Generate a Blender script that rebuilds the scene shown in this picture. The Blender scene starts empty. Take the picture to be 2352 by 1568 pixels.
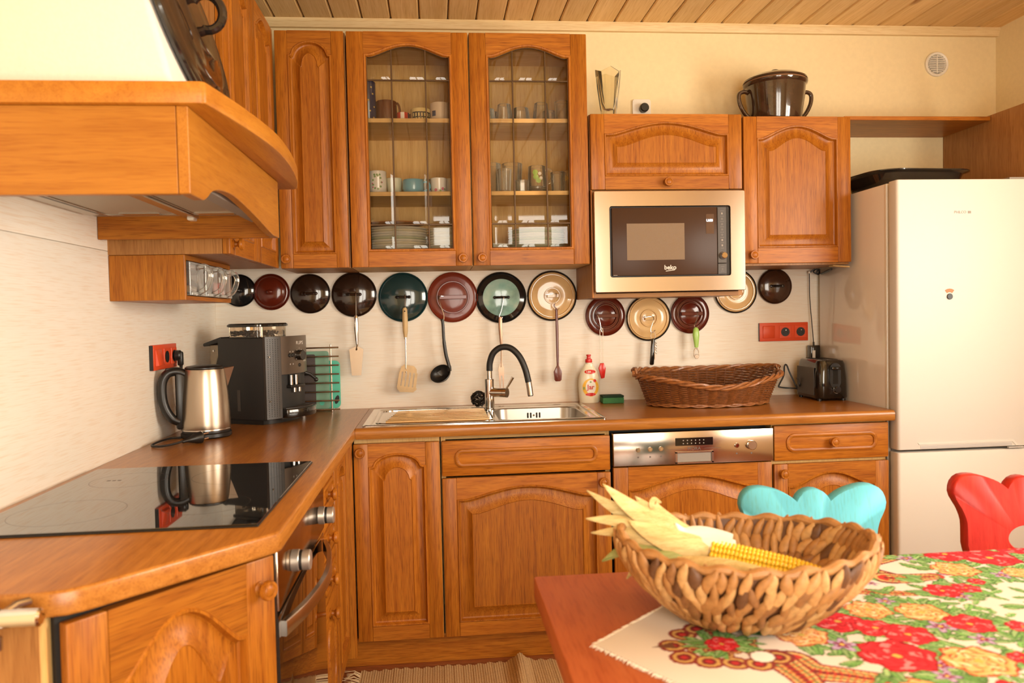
import bpy, bmesh, math, random
import numpy as np
from mathutils import Matrix, Vector
random.seed(7); rng = np.random.default_rng(7)
PI = math.pi
scene = bpy.context.scene
COL = scene.collection
# ------------------------------------------------------------------ camera
cam_d = bpy.data.cameras.new('camera'); cam = bpy.data.objects.new('camera', cam_d); COL.objects.link(cam)
cam_d.sensor_width = 36; cam_d.lens = 27.54; cam_d.clip_start = .02
def cam_matrix(yaw, pitch, roll, loc):
    fw = Vector((math.sin(yaw), math.cos(yaw), 0)); rt = Vector((math.cos(yaw), -math.sin(yaw), 0)); up = Vector((0, 0, 1))
    f2 = fw*math.cos(pitch)+up*math.sin(pitch); u2 = up*math.cos(pitch)-fw*math.sin(pitch)
    r3 = rt*math.cos(roll)+u2*math.sin(roll); u3 = u2*math.cos(roll)-rt*math.sin(roll)
    m = Matrix((r3, u3, -f2)).transposed().to_4x4(); m.translation = Vector(loc); return m
cam.matrix_world = cam_matrix(.0951, -.0336, -.0215, (.9057, -3.3266, 1.2773))
cam_d.dof.use_dof = True; cam_d.dof.focus_distance = 2.85; cam_d.dof.aperture_fstop = 4.5
scene.camera = cam
scene.cycles.caustics_reflective = False; scene.cycles.caustics_refractive = False; scene.cycles.max_bounces = 8; scene.cycles.adaptive_threshold = .025; scene.cycles.transparent_max_bounces = 14
# ------------------------------------------------------------------ world, daylight, exposure
W = bpy.data.worlds.new('world'); scene.world = W; W.use_nodes = True
W.node_tree.nodes['Background'].inputs[0].default_value = (1, .93, .82, 1)
W.node_tree.nodes['Background'].inputs[1].default_value = 1.6
def area(name, loc, rot, sx, sy, power, col):
    d = bpy.data.lights.new(name, 'AREA'); d.shape = 'RECTANGLE'; d.size = sx; d.size_y = sy; d.energy = power; d.color = col
    o = bpy.data.objects.new(name, d); COL.objects.link(o); o.location = loc; o.rotation_euler = rot
    return o
DAY = (1.0, .905, .77)
area('daylight_side_window', (3.50, -2.45, 1.55), (0, math.radians(90), 0), 1.15, 1.7, 85, DAY)      # through the window in the right wall
area('daylight_rear_door', (1.50, -4.29, 1.25), (math.radians(90), 0, 0), 1.4, 2.0, 75, DAY)          # through the glazed terrace door behind
vs = scene.view_settings
vs.view_transform = 'Standard'; vs.look = 'None'; vs.exposure = 0.35; vs.gamma = 1.0; vs.use_curve_mapping = False
# ------------------------------------------------------------------ materials
MATS = {}
def _mat(name):
    m = bpy.data.materials.new(name); m.use_nodes = True; MATS[name] = m
    nt = m.node_tree; return m, nt, nt.nodes['Principled BSDF']
def plain(name, col, rough=.5, metal=0, coat=0, trans=0, bump=0, bscale=80, vary=0, emit=0, ior=1.5, spec=.5, sub=0):
    m, nt, b = _mat(name)
    b.inputs['Base Color'].default_value = (*col, 1); b.inputs['Roughness'].default_value = rough; b.inputs['Metallic'].default_value = metal
    b.inputs['Coat Weight'].default_value = coat; b.inputs['Transmission Weight'].default_value = trans; b.inputs['IOR'].default_value = ior
    b.inputs['Specular IOR Level'].default_value = spec
    if sub: b.inputs['Subsurface Weight'].default_value = sub; b.inputs['Subsurface Radius'].default_value = (.01, .006, .003)
    if emit: b.inputs['Emission Color'].default_value = (*col, 1); b.inputs['Emission Strength'].default_value = emit
    if bump or vary:
        tc = nt.nodes.new('ShaderNodeTexCoord'); n = nt.nodes.new('ShaderNodeTexNoise'); n.inputs['Scale'].default_value = bscale; n.inputs['Detail'].default_value = 4
        nt.links.new(tc.outputs['Object'], n.inputs['Vector'])
        if vary:
            r = nt.nodes.new('ShaderNodeValToRGB'); r.color_ramp.elements[0].position = .3; r.color_ramp.elements[1].position = .7
            r.color_ramp.elements[0].color = (*[c*(1-vary) for c in col], 1); r.color_ramp.elements[1].color = (*[min(1, c*(1+vary*.5)) for c in col], 1)
            nt.links.new(n.outputs['Fac'], r.inputs['Fac']); nt.links.new(r.outputs['Color'], b.inputs['Base Color'])
        if bump:
            bp = nt.nodes.new('ShaderNodeBump'); bp.inputs['Strength'].default_value = bump; bp.inputs['Distance'].default_value = .002
            nt.links.new(n.outputs['Fac'], bp.inputs['Height']); nt.links.new(bp.outputs['Normal'], b.inputs['Normal'])
    return m
def wood(name, axis, dark, light, rough=.38, coat=.03, cross=70, pore=.35, along=2.6, knots=0, fig=.5, spec=.28):
    """oak-like grain running along one local axis: broad growth figure, fine pores, slight relief"""
    m, nt, b = _mat(name); N = nt.nodes.new; L = nt.links.new
    tc = N('ShaderNodeTexCoord'); oi = N('ShaderNodeObjectInfo')
    mul = N('ShaderNodeMath'); mul.operation = 'MULTIPLY'; mul.inputs[1].default_value = 37.0; L(oi.outputs['Random'], mul.inputs[0])
    add = N('ShaderNodeVectorMath'); add.operation = 'ADD'; L(tc.outputs['Object'], add.inputs[0]); L(mul.outputs[0], add.inputs[1])
    def mapped(c, a):
        mp = N('ShaderNodeMapping'); s = [c, c, c]; s['xyz'.index(axis)] = a; mp.inputs['Scale'].default_value = s
        L(add.outputs[0], mp.inputs['Vector']); return mp.outputs[0]
    n1 = N('ShaderNodeTexNoise'); n1.inputs['Scale'].default_value = 1; n1.inputs['Detail'].default_value = 5; n1.inputs['Roughness'].default_value = .62; n1.inputs['Distortion'].default_value = .9
    L(mapped(cross, along), n1.inputs['Vector'])
    n2 = N('ShaderNodeTexNoise'); n2.inputs['Scale'].default_value = 1; n2.inputs['Detail'].default_value = 2
    L(mapped(cross*6.5, along*7), n2.inputs['Vector'])
    n3 = N('ShaderNodeTexNoise'); n3.inputs['Scale'].default_value = 1; n3.inputs['Detail'].default_value = 1; n3.inputs['Distortion'].default_value = .6
    L(mapped(cross*.06, along*.28), n3.inputs['Vector'])
    wv = N('ShaderNodeMath'); wv.operation = 'MULTIPLY'; wv.inputs[1].default_value = 70; L(n3.outputs['Fac'], wv.inputs[0])
    sn = N('ShaderNodeMath'); sn.operation = 'SINE'; L(wv.outputs[0], sn.inputs[0])
    fg = N('ShaderNodeMath'); fg.operation = 'MULTIPLY_ADD'; fg.inputs[1].default_value = .11*fig; L(sn.outputs[0], fg.inputs[0]); L(n1.outputs['Fac'], fg.inputs[2])
    r = N('ShaderNodeValToRGB'); e = r.color_ramp.elements; e[0].position = .28; e[1].position = .72; e[0].color = (*dark, 1); e[1].color = (*light, 1)
    L(fg.outputs[0], r.inputs['Fac'])
    r2 = N('ShaderNodeValToRGB'); e = r2.color_ramp.elements; e[0].position = .33; e[1].position = .5; v = 1-pore; e[0].color = (v, v*.92, v*.85, 1); e[1].color = (1, 1, 1, 1)
    L(n2.outputs['Fac'], r2.inputs['Fac'])
    mx = N('ShaderNodeMix'); mx.data_type = 'RGBA'; mx.blend_type = 'MULTIPLY'; mx.inputs[0].default_value = 1
    L(r.outputs['Color'], mx.inputs[6]); L(r2.outputs['Color'], mx.inputs[7]); out = mx.outputs[2]
    if knots:
        vo = N('ShaderNodeTexVoronoi'); vo.inputs['Scale'].default_value = 1; L(mapped(6.5, 2.2), vo.inputs['Vector'])
        r3 = N('ShaderNodeValToRGB'); e = r3.color_ramp.elements; e[0].position = .045; e[1].position = .13; e[0].color = (.42, .26, .16, 1); e[1].color = (1, 1, 1, 1)
        L(vo.outputs['Distance'], r3.inputs['Fac'])
        m2 = N('ShaderNodeMix'); m2.data_type = 'RGBA'; m2.blend_type = 'MULTIPLY'; m2.inputs[0].default_value = knots; L(out, m2.inputs[6]); L(r3.outputs['Color'], m2.inputs[7]); out = m2.outputs[2]
    hv = N('ShaderNodeHueSaturation'); vr = N('ShaderNodeMath'); vr.operation = 'MULTIPLY_ADD'; vr.inputs[1].default_value = .22; vr.inputs[2].default_value = .89
    L(oi.outputs['Random'], vr.inputs[0]); L(vr.outputs[0], hv.inputs['Value']); L(out, hv.inputs['Color']); L(hv.outputs['Color'], b.inputs['Base Color'])
    bp = N('ShaderNodeBump'); bp.inputs['Strength'].default_value = .12; bp.inputs['Distance'].default_value = .001; L(n2.outputs['Fac'], bp.inputs['Height']); L(bp.outputs['Normal'], b.inputs['Normal'])
    b.inputs['Roughness'].default_value = rough; b.inputs['Coat Weight'].default_value = coat; b.inputs['Coat Roughness'].default_value = .22; b.inputs['Specular IOR Level'].default_value = spec
    return m
OD, OL = (.29, .082, .006), (.445, .158, .014)
for a in 'xyz':
    wood('oak_'+a, a, OD, OL)
    wood('top_'+a, a, (.31, .11, .016), (.45, .185, .034), rough=.28, coat=.12, pore=.25, spec=.4)
    wood('hoodoak_'+a, a, (.38, .135, .012), (.50, .205, .024), rough=.42, coat=.1, pore=.12, cross=45)
    wood('birch_'+a, a, (.60, .36, .12), (.70, .46, .18), rough=.5, coat=0, pore=.1, cross=40)
    wood('veneer_'+a, a, (.30, .125, .032), (.41, .19, .055), rough=.45, coat=.1, pore=.25)
wood('pine_y', 'y', (.68, .43, .165), (.80, .55, .25), rough=.5, coat=0, pore=.12, cross=40, along=1.2, knots=.75)
wood('trim_x', 'x', (.62, .46, .23), (.72, .56, .31), rough=.5, coat=0, pore=.1)
wood('table_y', 'y', (.42, .10, .030), (.50, .14, .045), rough=.5, coat=.05, pore=.15, cross=30, knots=.3)
wood('floor_x', 'x', (.20, .055, .015), (.30, .09, .025), rough=.35, coat=.2, cross=45)
wood('redwood_z', 'z', (.40, .012, .008), (.55, .035, .022), rough=.42, coat=.15, pore=.12, cross=35)
wood('turq_z', 'z', (.105, .45, .56), (.12, .49, .60), rough=.5, coat=0, pore=.03, cross=30, fig=.1)
wood('lam_y', 'y', (.825, .76, .655), (.85, .79, .69), rough=.5, coat=0, cross=55, pore=.05, along=1.6, fig=.2)
wood('lam_x', 'x', (.825, .76, .655), (.85, .79, .69), rough=.5, coat=0, cross=55, pore=.05, along=1.6, fig=.2)
plain('plaster', (.80, .66, .385), .85, bump=.15, bscale=60, vary=.035)
plain('hoodplaster', (.76, .72, .64), .85, bump=.25, bscale=120, vary=.03)
plain('white_enamel', (.66, .635, .59), .5, coat=0, spec=.3)
plain('white_enamel_side', (.72, .66, .58), .12, coat=.5)
plain('gasket', (.48, .47, .46), .6)
plain('white_plastic', (.78, .74, .64), .35)
plain('black', (.012, .011, .010), .35)
plain('black_gloss', (.008, .007, .006), .12, coat=.5)
plain('black_matte', (.02, .019, .018), .55)
plain('rubber', (.012, .012, .012), .45)
plain('gap', (.01, .008, .006), .8)
plain('darkgrey', (.055, .045, .038), .4)
plain('grey', (.28, .25, .22), .5)
plain('chrome', (.72, .70, .67), .08, metal=1)
plain('steel', (.58, .53, .47), .22, metal=1); plain('sinksteel', (.72, .68, .62), .12, metal=1); plain('shaded_bowlsteel', (.42, .38, .33), .3, metal=1); plain('knobsilver', (.50, .47, .42), .36, metal=.75)  # the bowl's steel is darkened in colour for the shade inside the basin
def brushed(name, col, rough, axis):
    m, nt, b = _mat(name); N = nt.nodes.new; L = nt.links.new
    tc = N('ShaderNodeTexCoord'); mp = N('ShaderNodeMapping'); s = [700, 700, 700]; s['xyz'.index(axis)] = 6; mp.inputs['Scale'].default_value = s
    n = N('ShaderNodeTexNoise'); n.inputs['Scale'].default_value = 1; n.inputs['Detail'].default_value = 2
    L(tc.outputs['Object'], mp.inputs['Vector']); L(mp.outputs[0], n.inputs['Vector'])
    bp = N('ShaderNodeBump'); bp.inputs['Strength'].default_value = .025; bp.inputs['Distance'].default_value = .0004; L(n.outputs['Fac'], bp.inputs['Height']); L(bp.outputs['Normal'], b.inputs['Normal'])
    b.inputs['Base Color'].default_value = (*col, 1); b.inputs['Metallic'].default_value = 1; b.inputs['Roughness'].default_value = rough
brushed('brushed_x', (.58, .50, .42), .17, 'x')
brushed('brushed_z', (.48, .40, .31), .30, 'z')
brushed('brushed_dark', (.21, .175, .145), .34, 'z')
plain('ovensteel', (.40, .30, .21), .16, metal=1)
plain('ovenglass', (.012, .008, .005), .04, coat=1, spec=.9)
plain('hobglass', (.006, .006, .006), .025, coat=.6, spec=.7)
plain('mwglass', (.055, .026, .013), .32, coat=0, spec=.15)
plain('mwwindow', (.19, .12, .06), .3, bump=.6, bscale=900)
plain('mwdisplay', (.09, .045, .022), .2)
plain('mark', (.62, .58, .52), .5); plain('mark_dim', (.30, .26, .22), .5); plain('mark_dark', (.12, .10, .09), .5); plain('zone_mark', (.028, .026, .024), .2); plain('machine_front', (.045, .038, .032), .38)
plain('led', (.75, .86, 1), .4, emit=2.2)
plain('red_plastic', (.66, .070, .018), .42, coat=.1)
plain('red_gloss', (.60, .018, .014), .25)
plain('copper', (.36, .23, .16), .34, metal=1)
plain('lead', (.10, .055, .022), .45, metal=.4)
plain('enamel_black', (.010, .009, .009), .12, coat=.6)
plain('enamel_brown', (.022, .010, .006), .13, coat=.6)
plain('enamel_umber', (.05, .020, .010), .16, coat=.6)
plain('enamel_dkred', (.10, .013, .005), .16, coat=.3, spec=.4)
plain('enamel_brick', (.16, .024, .010), .24, coat=.15, spec=.35)
plain('enamel_teal', (.008, .034, .036), .12, coat=.6)
plain('enamel_cream', (.70, .46, .21), .18, coat=.5)
plain('enamel_creamlight', (.76, .55, .30), .16, coat=.5)
plain('potglaze', (.045, .022, .012), .1, coat=.7, vary=.4, bscale=25)
plain('unglazed', (.42, .20, .09), .6)
def mottled(name, c1, c2, c3):
    m, nt, b = _mat(name); N = nt.nodes.new; L = nt.links.new
    tc = N('ShaderNodeTexCoord'); n = N('ShaderNodeTexNoise'); n.inputs['Scale'].default_value = 13; n.inputs['Detail'].default_value = 3
    L(tc.outputs['Object'], n.inputs['Vector']); r = N('ShaderNodeValToRGB'); e = r.color_ramp.elements
    e[0].position = .3; e[1].position = .7; e[0].color = (*c1, 1); e[1].color = (*c3, 1); k = e.new(.5); k.color = (*c2, 1)
    L(n.outputs['Fac'], r.inputs['Fac']); L(r.outputs['Color'], b.inputs['Base Color']); b.inputs['Roughness'].default_value = .15; b.inputs['Coat Weight'].default_value = .5
mottled('enamel_turq', (.10, .20, .18), (.22, .40, .34), (.40, .52, .44))
def glassy(name, tint, edge=.25, rough=.02, ior=1.45, body=0.0):
    """thin clear glass: mostly see-through, mirror-like by Fresnel, slightly denser where it turns away"""
    m = bpy.data.materials.new(name); m.use_nodes = True; MATS[name] = m; nt = m.node_tree; nt.nodes.clear(); N = nt.nodes.new; L = nt.links.new
    out = N('ShaderNodeOutputMaterial'); tr = N('ShaderNodeBsdfTransparent'); tr.inputs[0].default_value = (*tint, 1)
    gl = N('ShaderNodeBsdfGlossy'); gl.inputs['Roughness'].default_value = rough; gl.inputs['Color'].default_value = (.95, .95, .93, 1)
    fr = N('ShaderNodeFresnel'); fr.inputs['IOR'].default_value = ior
    mx = N('ShaderNodeMixShader'); L(fr.outputs[0], mx.inputs[0]); L(tr.outputs[0], mx.inputs[1]); L(gl.outputs[0], mx.inputs[2]); last = mx
    if edge:
        lw = N('ShaderNodeLayerWeight'); lw.inputs['Blend'].default_value = .35; pw = N('ShaderNodeMath'); pw.operation = 'POWER'; pw.inputs[1].default_value = 2.2
        ml = N('ShaderNodeMath'); ml.operation = 'MULTIPLY_ADD'; ml.inputs[1].default_value = edge; ml.inputs[2].default_value = body
        L(lw.outputs['Facing'], pw.inputs[0]); L(pw.outputs[0], ml.inputs[0])
        df = N('ShaderNodeBsdfDiffuse'); df.inputs[0].default_value = (tint[0]*.93, tint[1]*.93, tint[2]*.9, 1)
        m2 = N('ShaderNodeMixShader'); L(ml.outputs[0], m2.inputs[0]); L(mx.outputs[0], m2.inputs[1]); L(df.outputs[0], m2.inputs[2]); last = m2
    L(last.outputs[0], out.inputs[0])
glassy('pane', (.97, .94, .88), edge=0, ior=1.5)
glassy('bevelpane', (.93, .90, .82), edge=0, ior=1.5, rough=.03)
glassy('glass', (.97, .97, .95), edge=.75, body=.03)
glassy('smokeglass', (.82, .74, .64), edge=.25, body=.03)
glassy('vaseglass', (.97, .96, .90), edge=.22, body=.01)
for nm, c in dict(china=(.80, .77, .70), china_cream=(.76, .70, .55), china_green=(.58, .62, .46), cup_blue=(.17, .42, .55), cup_greygreen=(.26, .27, .19), cup_paleg=(.62, .64, .50),
                  cup_brown=(.16, .055, .024), cup_yellow=(.74, .58, .25), cup_beige=(.68, .52, .36), cup_red=(.55, .06, .035), cup_navy=(.03, .035, .09), woodplate=(.35, .12, .035),
                  print_green=(.25, .38, .16), print_pink=(.65, .18, .28), print_black=(.03, .03, .03), print_gold=(.7, .5, .15), print_red=(.6, .05, .04)).items():
    plain(nm, c, .22, coat=.3)
plain('soap_body', (.78, .72, .55), .3, coat=.2, sub=.1); plain('label_yellow', (.85, .48, .04), .4); plain('label_white', (.82, .80, .72), .4)
plain('sponge_green', (.05, .20, .07), .9, bump=.8, bscale=300, vary=.2); plain('sponge_dark', (.012, .045, .022), .95, bump=1, bscale=500)
plain('cutboard_teal', (.09, .50, .36), .35); plain('cutboard_sage', (.18, .34, .24), .4); plain('cutboard_dark', (.06, .045, .04), .4)
plain('lime', (.36, .58, .12), .35, coat=.2); plain('spatbrown', (.13, .022, .012), .3, coat=.3); plain('wood_spat', (.60, .42, .20), .5, vary=.12, bscale=30); plain('horn', (.62, .42, .20), .4, vary=.25, bscale=22)
plain('kernel', (.92, .62, .035), .28, coat=.3, vary=.12, bscale=120, sub=.15); plain('cobtip', (.74, .66, .36), .6); wood('husk', 'x', (.46, .33, .12), (.70, .57, .28), rough=.65, coat=0, cross=110, along=9, pore=.15, fig=.2); wood('husk_green', 'x', (.26, .30, .08), (.46, .48, .20), rough=.65, coat=0, cross=110, along=9, pore=.15, fig=.2); plain('husk_white', (.84, .82, .72), .6)
for i, c in enumerate([(.48, .255, .09), (.38, .18, .055), (.26, .115, .036), (.52, .30, .115), (.12, .05, .018)]):
    plain('strand%d' % i, c, .55, bump=.35, bscale=90, vary=.22)
plain('wicker', (.20, .065, .016), .42, coat=.2, vary=.35, bscale=60); plain('wicker_rim', (.30, .11, .03), .42, coat=.2, vary=.3, bscale=50); plain('wicker_dark', (.10, .032, .01), .5)
plain('rug', (.50, .34, .17), .95, bump=.6, bscale=200, vary=.2); plain('rug_dark', (.45, .30, .15), .95, bump=.6, bscale=200, vary=.2); plain('fringe', (.66, .50, .30), .9)
plain('beans', (.05, .022, .010), .4, vary=.3, bscale=90); plain('filtermesh', (.46, .42, .34), .45, metal=.6, bump=1, bscale=700); plain('hoodgrey', (.40, .37, .31), .4, metal=.4)
plain('lampglass', (.5, .47, .4), .3)
plain('steelwool', (.05, .045, .04), .35, metal=.8); plain('spice1', (.20, .12, .05), .8); plain('spice2', (.5, .05, .03), .8)
# ------------------------------------------------------------------ mesh helpers: a shape is (verts, faces)
def _from_bm(bm):
    bm.verts.index_update(); s = ([tuple(v.co) for v in bm.verts], [tuple(v.index for v in f.verts) for f in bm.faces]); bm.free(); return s
def bevel(shape, b, seg=2, ang=30):
    bm = bmesh.new(); vs_ = [bm.verts.new(v) for v in shape[0]]
    for f in shape[1]: bm.faces.new([vs_[i] for i in f])
    bmesh.ops.recalc_face_normals(bm, faces=bm.faces)
    es = [e for e in bm.edges if len(e.link_faces) == 2 and e.calc_face_angle(0) > math.radians(ang)]
    bmesh.ops.bevel(bm, geom=es, offset=b, segments=seg, profile=.5, affect='EDGES', clamp_overlap=True)
    return _from_bm(bm)
def box(x0, x1, y0, y1, z0, z1, b=0, seg=2):
    x0, x1 = sorted((x0, x1)); y0, y1 = sorted((y0, y1)); z0, z1 = sorted((z0, z1))
    s = ([(x, y, z) for z in (z0, z1) for y in (y0, y1) for x in (x0, x1)], [(0, 2, 3, 1), (4, 5, 7, 6), (0, 1, 5, 4), (2, 6, 7, 3), (0, 4, 6, 2), (1, 3, 7, 5)])
    return bevel(s, b, seg) if b else s
def prism(poly, axis, a, b, bev=0, seg=2, ang=30):
    f = {'z': lambda p, q, t: (p, q, t), 'y': lambda p, q, t: (p, t, q), 'x': lambda p, q, t: (t, p, q)}[axis]
    n = len(poly); v = [f(p, q, a) for p, q in poly]+[f(p, q, b) for p, q in poly]
    s = (v, [tuple(range(n)), tuple(range(n, 2*n))]+[(i, (i+1) % n, n+(i+1) % n, n+i) for i in range(n)])
    return bevel(s, bev, seg, ang) if bev else s
def loft(loops, closed=True, cap0=False, cap1=False):
    n = len(loops[0]); v = [tuple(p) for l in loops for p in l]; f = []
    for k in range(len(loops)-1):
        for i in range(n if closed else n-1):
            j = (i+1) % n; f.append((k*n+i, k*n+j, (k+1)*n+j, (k+1)*n+i))
    if cap0: f.append(tuple(range(n)))
    if cap1: f.append(tuple(range((len(loops)-1)*n, len(loops)*n)))
    return v, f
def tube(path, r, n=8, closed=False, flat=1.0, up=None):
    P = [Vector(p) for p in path]; m = len(P); R = r if isinstance(r, (list, tuple)) else [r]*m
    T = []
    for i in range(m):
        a = P[(i-1) % m] if (closed or i > 0) else P[0]; b = P[(i+1) % m] if (closed or i < m-1) else P[-1]
        t = (b-a); T.append(t.normalized() if t.length > 1e-9 else Vector((0, 0, 1)))
    u = Vector(up) if up else (Vector((0, 0, 1)) if abs(T[0].z) < .9 else Vector((1, 0, 0)))
    loops = []; u = (u-T[0]*u.dot(T[0])).normalized()
    for i in range(m):
        if up: u = Vector(up)
        u = (u-T[i]*u.dot(T[i])); u = u.normalized() if u.length > 1e-6 else Vector((1, 0, 0))
        w = T[i].cross(u)
        loops.append([P[i]+u*(R[i]*math.cos(2*PI*k/n)*flat)+w*(R[i]*math.sin(2*PI*k/n)) for k in range(n)])
    if closed: loops.append(loops[0])
    return loft(loops, True, not closed, not closed)
def lathe(prof, c=(0, 0, 0), axis='z', n=32, sx=1, sy=1, a0=0, a1=2*PI):
    full = abs(a1-a0-2*PI) < 1e-6; m = n if full else n+1; v = []; f = []
    for (r, h) in prof:
        for k in range(m):
            t = a0+(a1-a0)*k/n; p, q = r*math.cos(t)*sx, r*math.sin(t)*sy
            d = {'z': (p, q, h), 'y': (p, h, q), 'x': (h, p, q)}[axis]; v.append((c[0]+d[0], c[1]+d[1], c[2]+d[2]))
    for i in range(len(prof)-1):
        for k in range(n if full else n):
            j = (k+1) % m if full else k+1
            f.append((i*m+k, i*m+j, (i+1)*m+j, (i+1)*m+k))
    return v, f
def ball(c, r, n=12, m=8, s=(1, 1, 1)):
    pr = [(max(1e-5, r*math.sin(PI*i/m)), -r*math.cos(PI*i/m)) for i in range(m+1)]
    v, f = lathe(pr, n=n); return [(c[0]+x*s[0], c[1]+y*s[1], c[2]+z*s[2]) for x, y, z in v], f
def cyl(c, r, h, axis='z', n=24, b=0):
    b = min(b, r*.45, abs(h)*.45)*(1 if h > 0 else 1); sg = 1 if h > 0 else -1
    pr = [(1e-5, 0), (r-b, 0)]+([(r, b*sg)] if b else [])+([(r, h-b*sg)] if b else [(r, h)])+([(r-b, h)] if b else [])+[(1e-5, h)]
    return lathe(pr, c, axis, n)
def xf(s, M): return [tuple(M @ Vector(v)) for v in s[0]], s[1]
def mv(s, x=0, y=0, z=0): return [(a+x, b+y, c+z) for a, b, c in s[0]], s[1]
def rotz(a): return Matrix.Rotation(a, 4, 'Z')
def join(*ss):
    v = []; f = []
    for s in ss:
        o = len(v); v += list(s[0]); f += [tuple(i+o for i in q) for q in s[1]]
    return v, f
def bez(pts, n=10):
    """Catmull-Rom through the points"""
    P = [Vector(p) for p in pts]; out = []
    for i in range(len(P)-1):
        a = P[i-1] if i else P[i]*2-P[i+1]; b, c = P[i], P[i+1]; d = P[i+2] if i+2 < len(P) else P[i+1]*2-P[i]
        for k in range(n):
            t = k/n; out.append(.5*((2*b)+(c-a)*t+(2*a-5*b+4*c-d)*t*t+(3*b-a-3*c+d)*t**3))
    out.append(P[-1]); return out
def rrect(w, h, r, n=6, cx=0, cy=0):
    r = min(r, w/2-1e-4, h/2-1e-4); o = []
    for (sx, sy, a) in ((1, 1, 0), (-1, 1, 90), (-1, -1, 180), (1, -1, 270)):
        for k in range(n+1):
            t = math.radians(a+90*k/n); o.append((cx+sx*(w/2-r)+r*math.cos(t), cy+sy*(h/2-r)+r*math.sin(t)))
    return o
_txt = {}
def text(s, size, depth=.0006, bold=0):
    """lettering standing in the XZ plane, facing -Y, centred on the origin"""
    cu = bpy.data.curves.new('t', 'FONT'); cu.body = s; cu.size = size; cu.align_x = 'CENTER'; cu.align_y = 'CENTER'; cu.extrude = depth/2; cu.offset = bold; cu.resolution_u = 3
    o = bpy.data.objects.new('t', cu); COL.objects.link(o); bpy.context.view_layer.update()
    me = bpy.data.meshes.new_from_object(o.evaluated_get(bpy.context.evaluated_depsgraph_get()))
    sh = ([(v.co.x, -v.co.z, v.co.y) for v in me.vertices], [tuple(p.vertices) for p in me.polygons])
    bpy.data.objects.remove(o); bpy.data.curves.remove(cu); bpy.data.meshes.remove(me); return sh
# ------------------------------------------------------------------ objects
OFF = {}
def _mesh(name, shapes, off, sharp=35):
    v, f = join(*shapes) if len(shapes) > 1 else shapes[0]
    me = bpy.data.meshes.new(name); me.from_pydata([(a-off[0], b-off[1], c-off[2]) for a, b, c in v], [], [q for q in f if len(set(q)) > 2])
    bm = bmesh.new(); bm.from_mesh(me); bmesh.ops.remove_doubles(bm, verts=bm.verts, dist=2e-6); bmesh.ops.recalc_face_normals(bm, faces=bm.faces)
    th = math.radians(sharp)
    for fc in bm.faces: fc.smooth = True
    for e in bm.edges:
        if len(e.link_faces) == 2 and e.calc_face_angle(0) > th: e.smooth = False
    bm.to_mesh(me); bm.free(); return me
def _obj(name, me, parent, mat):
    o = bpy.data.objects.new(name, me); COL.objects.link(o)
    if mat: me.materials.append(MATS[mat] if isinstance(mat, str) else mat)
    if parent: o.parent = parent
    return o
def thing(name, label, cat, loc=(0, 0, 0), rz=0, group=None, local=False, kind=None, rot=None):
    o = bpy.data.objects.new(name, None); COL.objects.link(o); o.empty_display_size = .05; o.location = loc; o.rotation_euler = rot or (0, 0, rz)
    o['label'] = label; o['category'] = cat
    if group: o['group'] = group
    if kind: o['kind'] = kind
    OFF[o.name] = (0, 0, 0) if local else tuple(loc); return o
def part(name, parent, mat, *shapes, sharp=35, label=None, kind=None):
    off = OFF[parent.name]; o = _obj(name, _mesh(name, shapes, off, sharp), parent, mat); OFF[o.name] = off
    if label: o['label'] = label
    if kind: o['kind'] = kind
    return o
def solo(name, label, cat, mat, *shapes, group=None, sharp=35, kind=None):
    v = [p for s in shapes for p in s[0]]; a = np.array(v); lo, hi = a.min(0), a.max(0); off = ((lo[0]+hi[0])/2, (lo[1]+hi[1])/2, lo[2])
    o = _obj(name, _mesh(name, shapes, off, sharp), None, mat); o.location = off; o['label'] = label; o['category'] = cat; OFF[o.name] = off
    if group: o['group'] = group
    if kind: o['kind'] = kind
    return o
def struct(name, mat, *shapes, parent=None):
    o = _obj(name, _mesh(name, shapes, (0, 0, 0)), parent, mat); OFF[o.name] = (0, 0, 0)
    if not parent: o['kind'] = 'structure'
    return o
def dup(root, loc, rz=None, label=None, group=None):
    r = root.copy(); COL.objects.link(r); r.location = loc
    if rz is not None: r.rotation_euler = (0, 0, rz)
    if label: r['label'] = label
    if group: r['group'] = group
    for ch in list(root.children):
        c = ch.copy(); COL.objects.link(c); c.parent = r
        for g in list(ch.children):
            d = g.copy(); COL.objects.link(d); d.parent = c
    return r
# ------------------------------------------------------------------ the setting
F, CZ, XR, YR = .045, 2.51, 3.435, -4.2
def wallbox(name, mat, *b): return struct(name, mat, *[box(*q) for q in b])
fl = struct('floor', 'gap', box(-.1, XR+.1, YR-.1, .1, F-.08, F-.006))
for i in range(36):
    y0 = YR+i*.117; o = struct('floor_plank', 'floor_x', box(-.05, XR+.02, y0+.001, y0+.116, F-.02, F, .0012, 1), parent=fl)
wallbox('wall_back', 'plaster', (-.1, XR+.1, .008, .1, F-.02, CZ+.05))
wallbox('wall_left', 'plaster', (-.1, -.008, YR, .008, F-.02, CZ+.05))
WY0, WY1, WZ0, WZ1 = -3.3, -1.6, .95, 2.12
wallbox('wall_right', 'plaster', (XR, XR+.14, YR, WY0, F-.02, CZ+.05), (XR, XR+.14, WY1, .008, F-.02, CZ+.05), (XR, XR+.14, WY0, WY1, F-.02, WZ0), (XR, XR+.14, WY0, WY1, WZ1, CZ+.05))
DX0, DX1 = .80, 2.20
wallbox('wall_rear', 'plaster', (-.1, DX0, YR-.14, YR, F-.02, CZ+.05), (DX1, XR+.1, YR-.14, YR, F-.02, CZ+.05), (DX0, DX1, YR-.14, YR, 2.25, CZ+.05), (DX0, DX1, YR-.14, YR, F-.02, F+.15))
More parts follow.
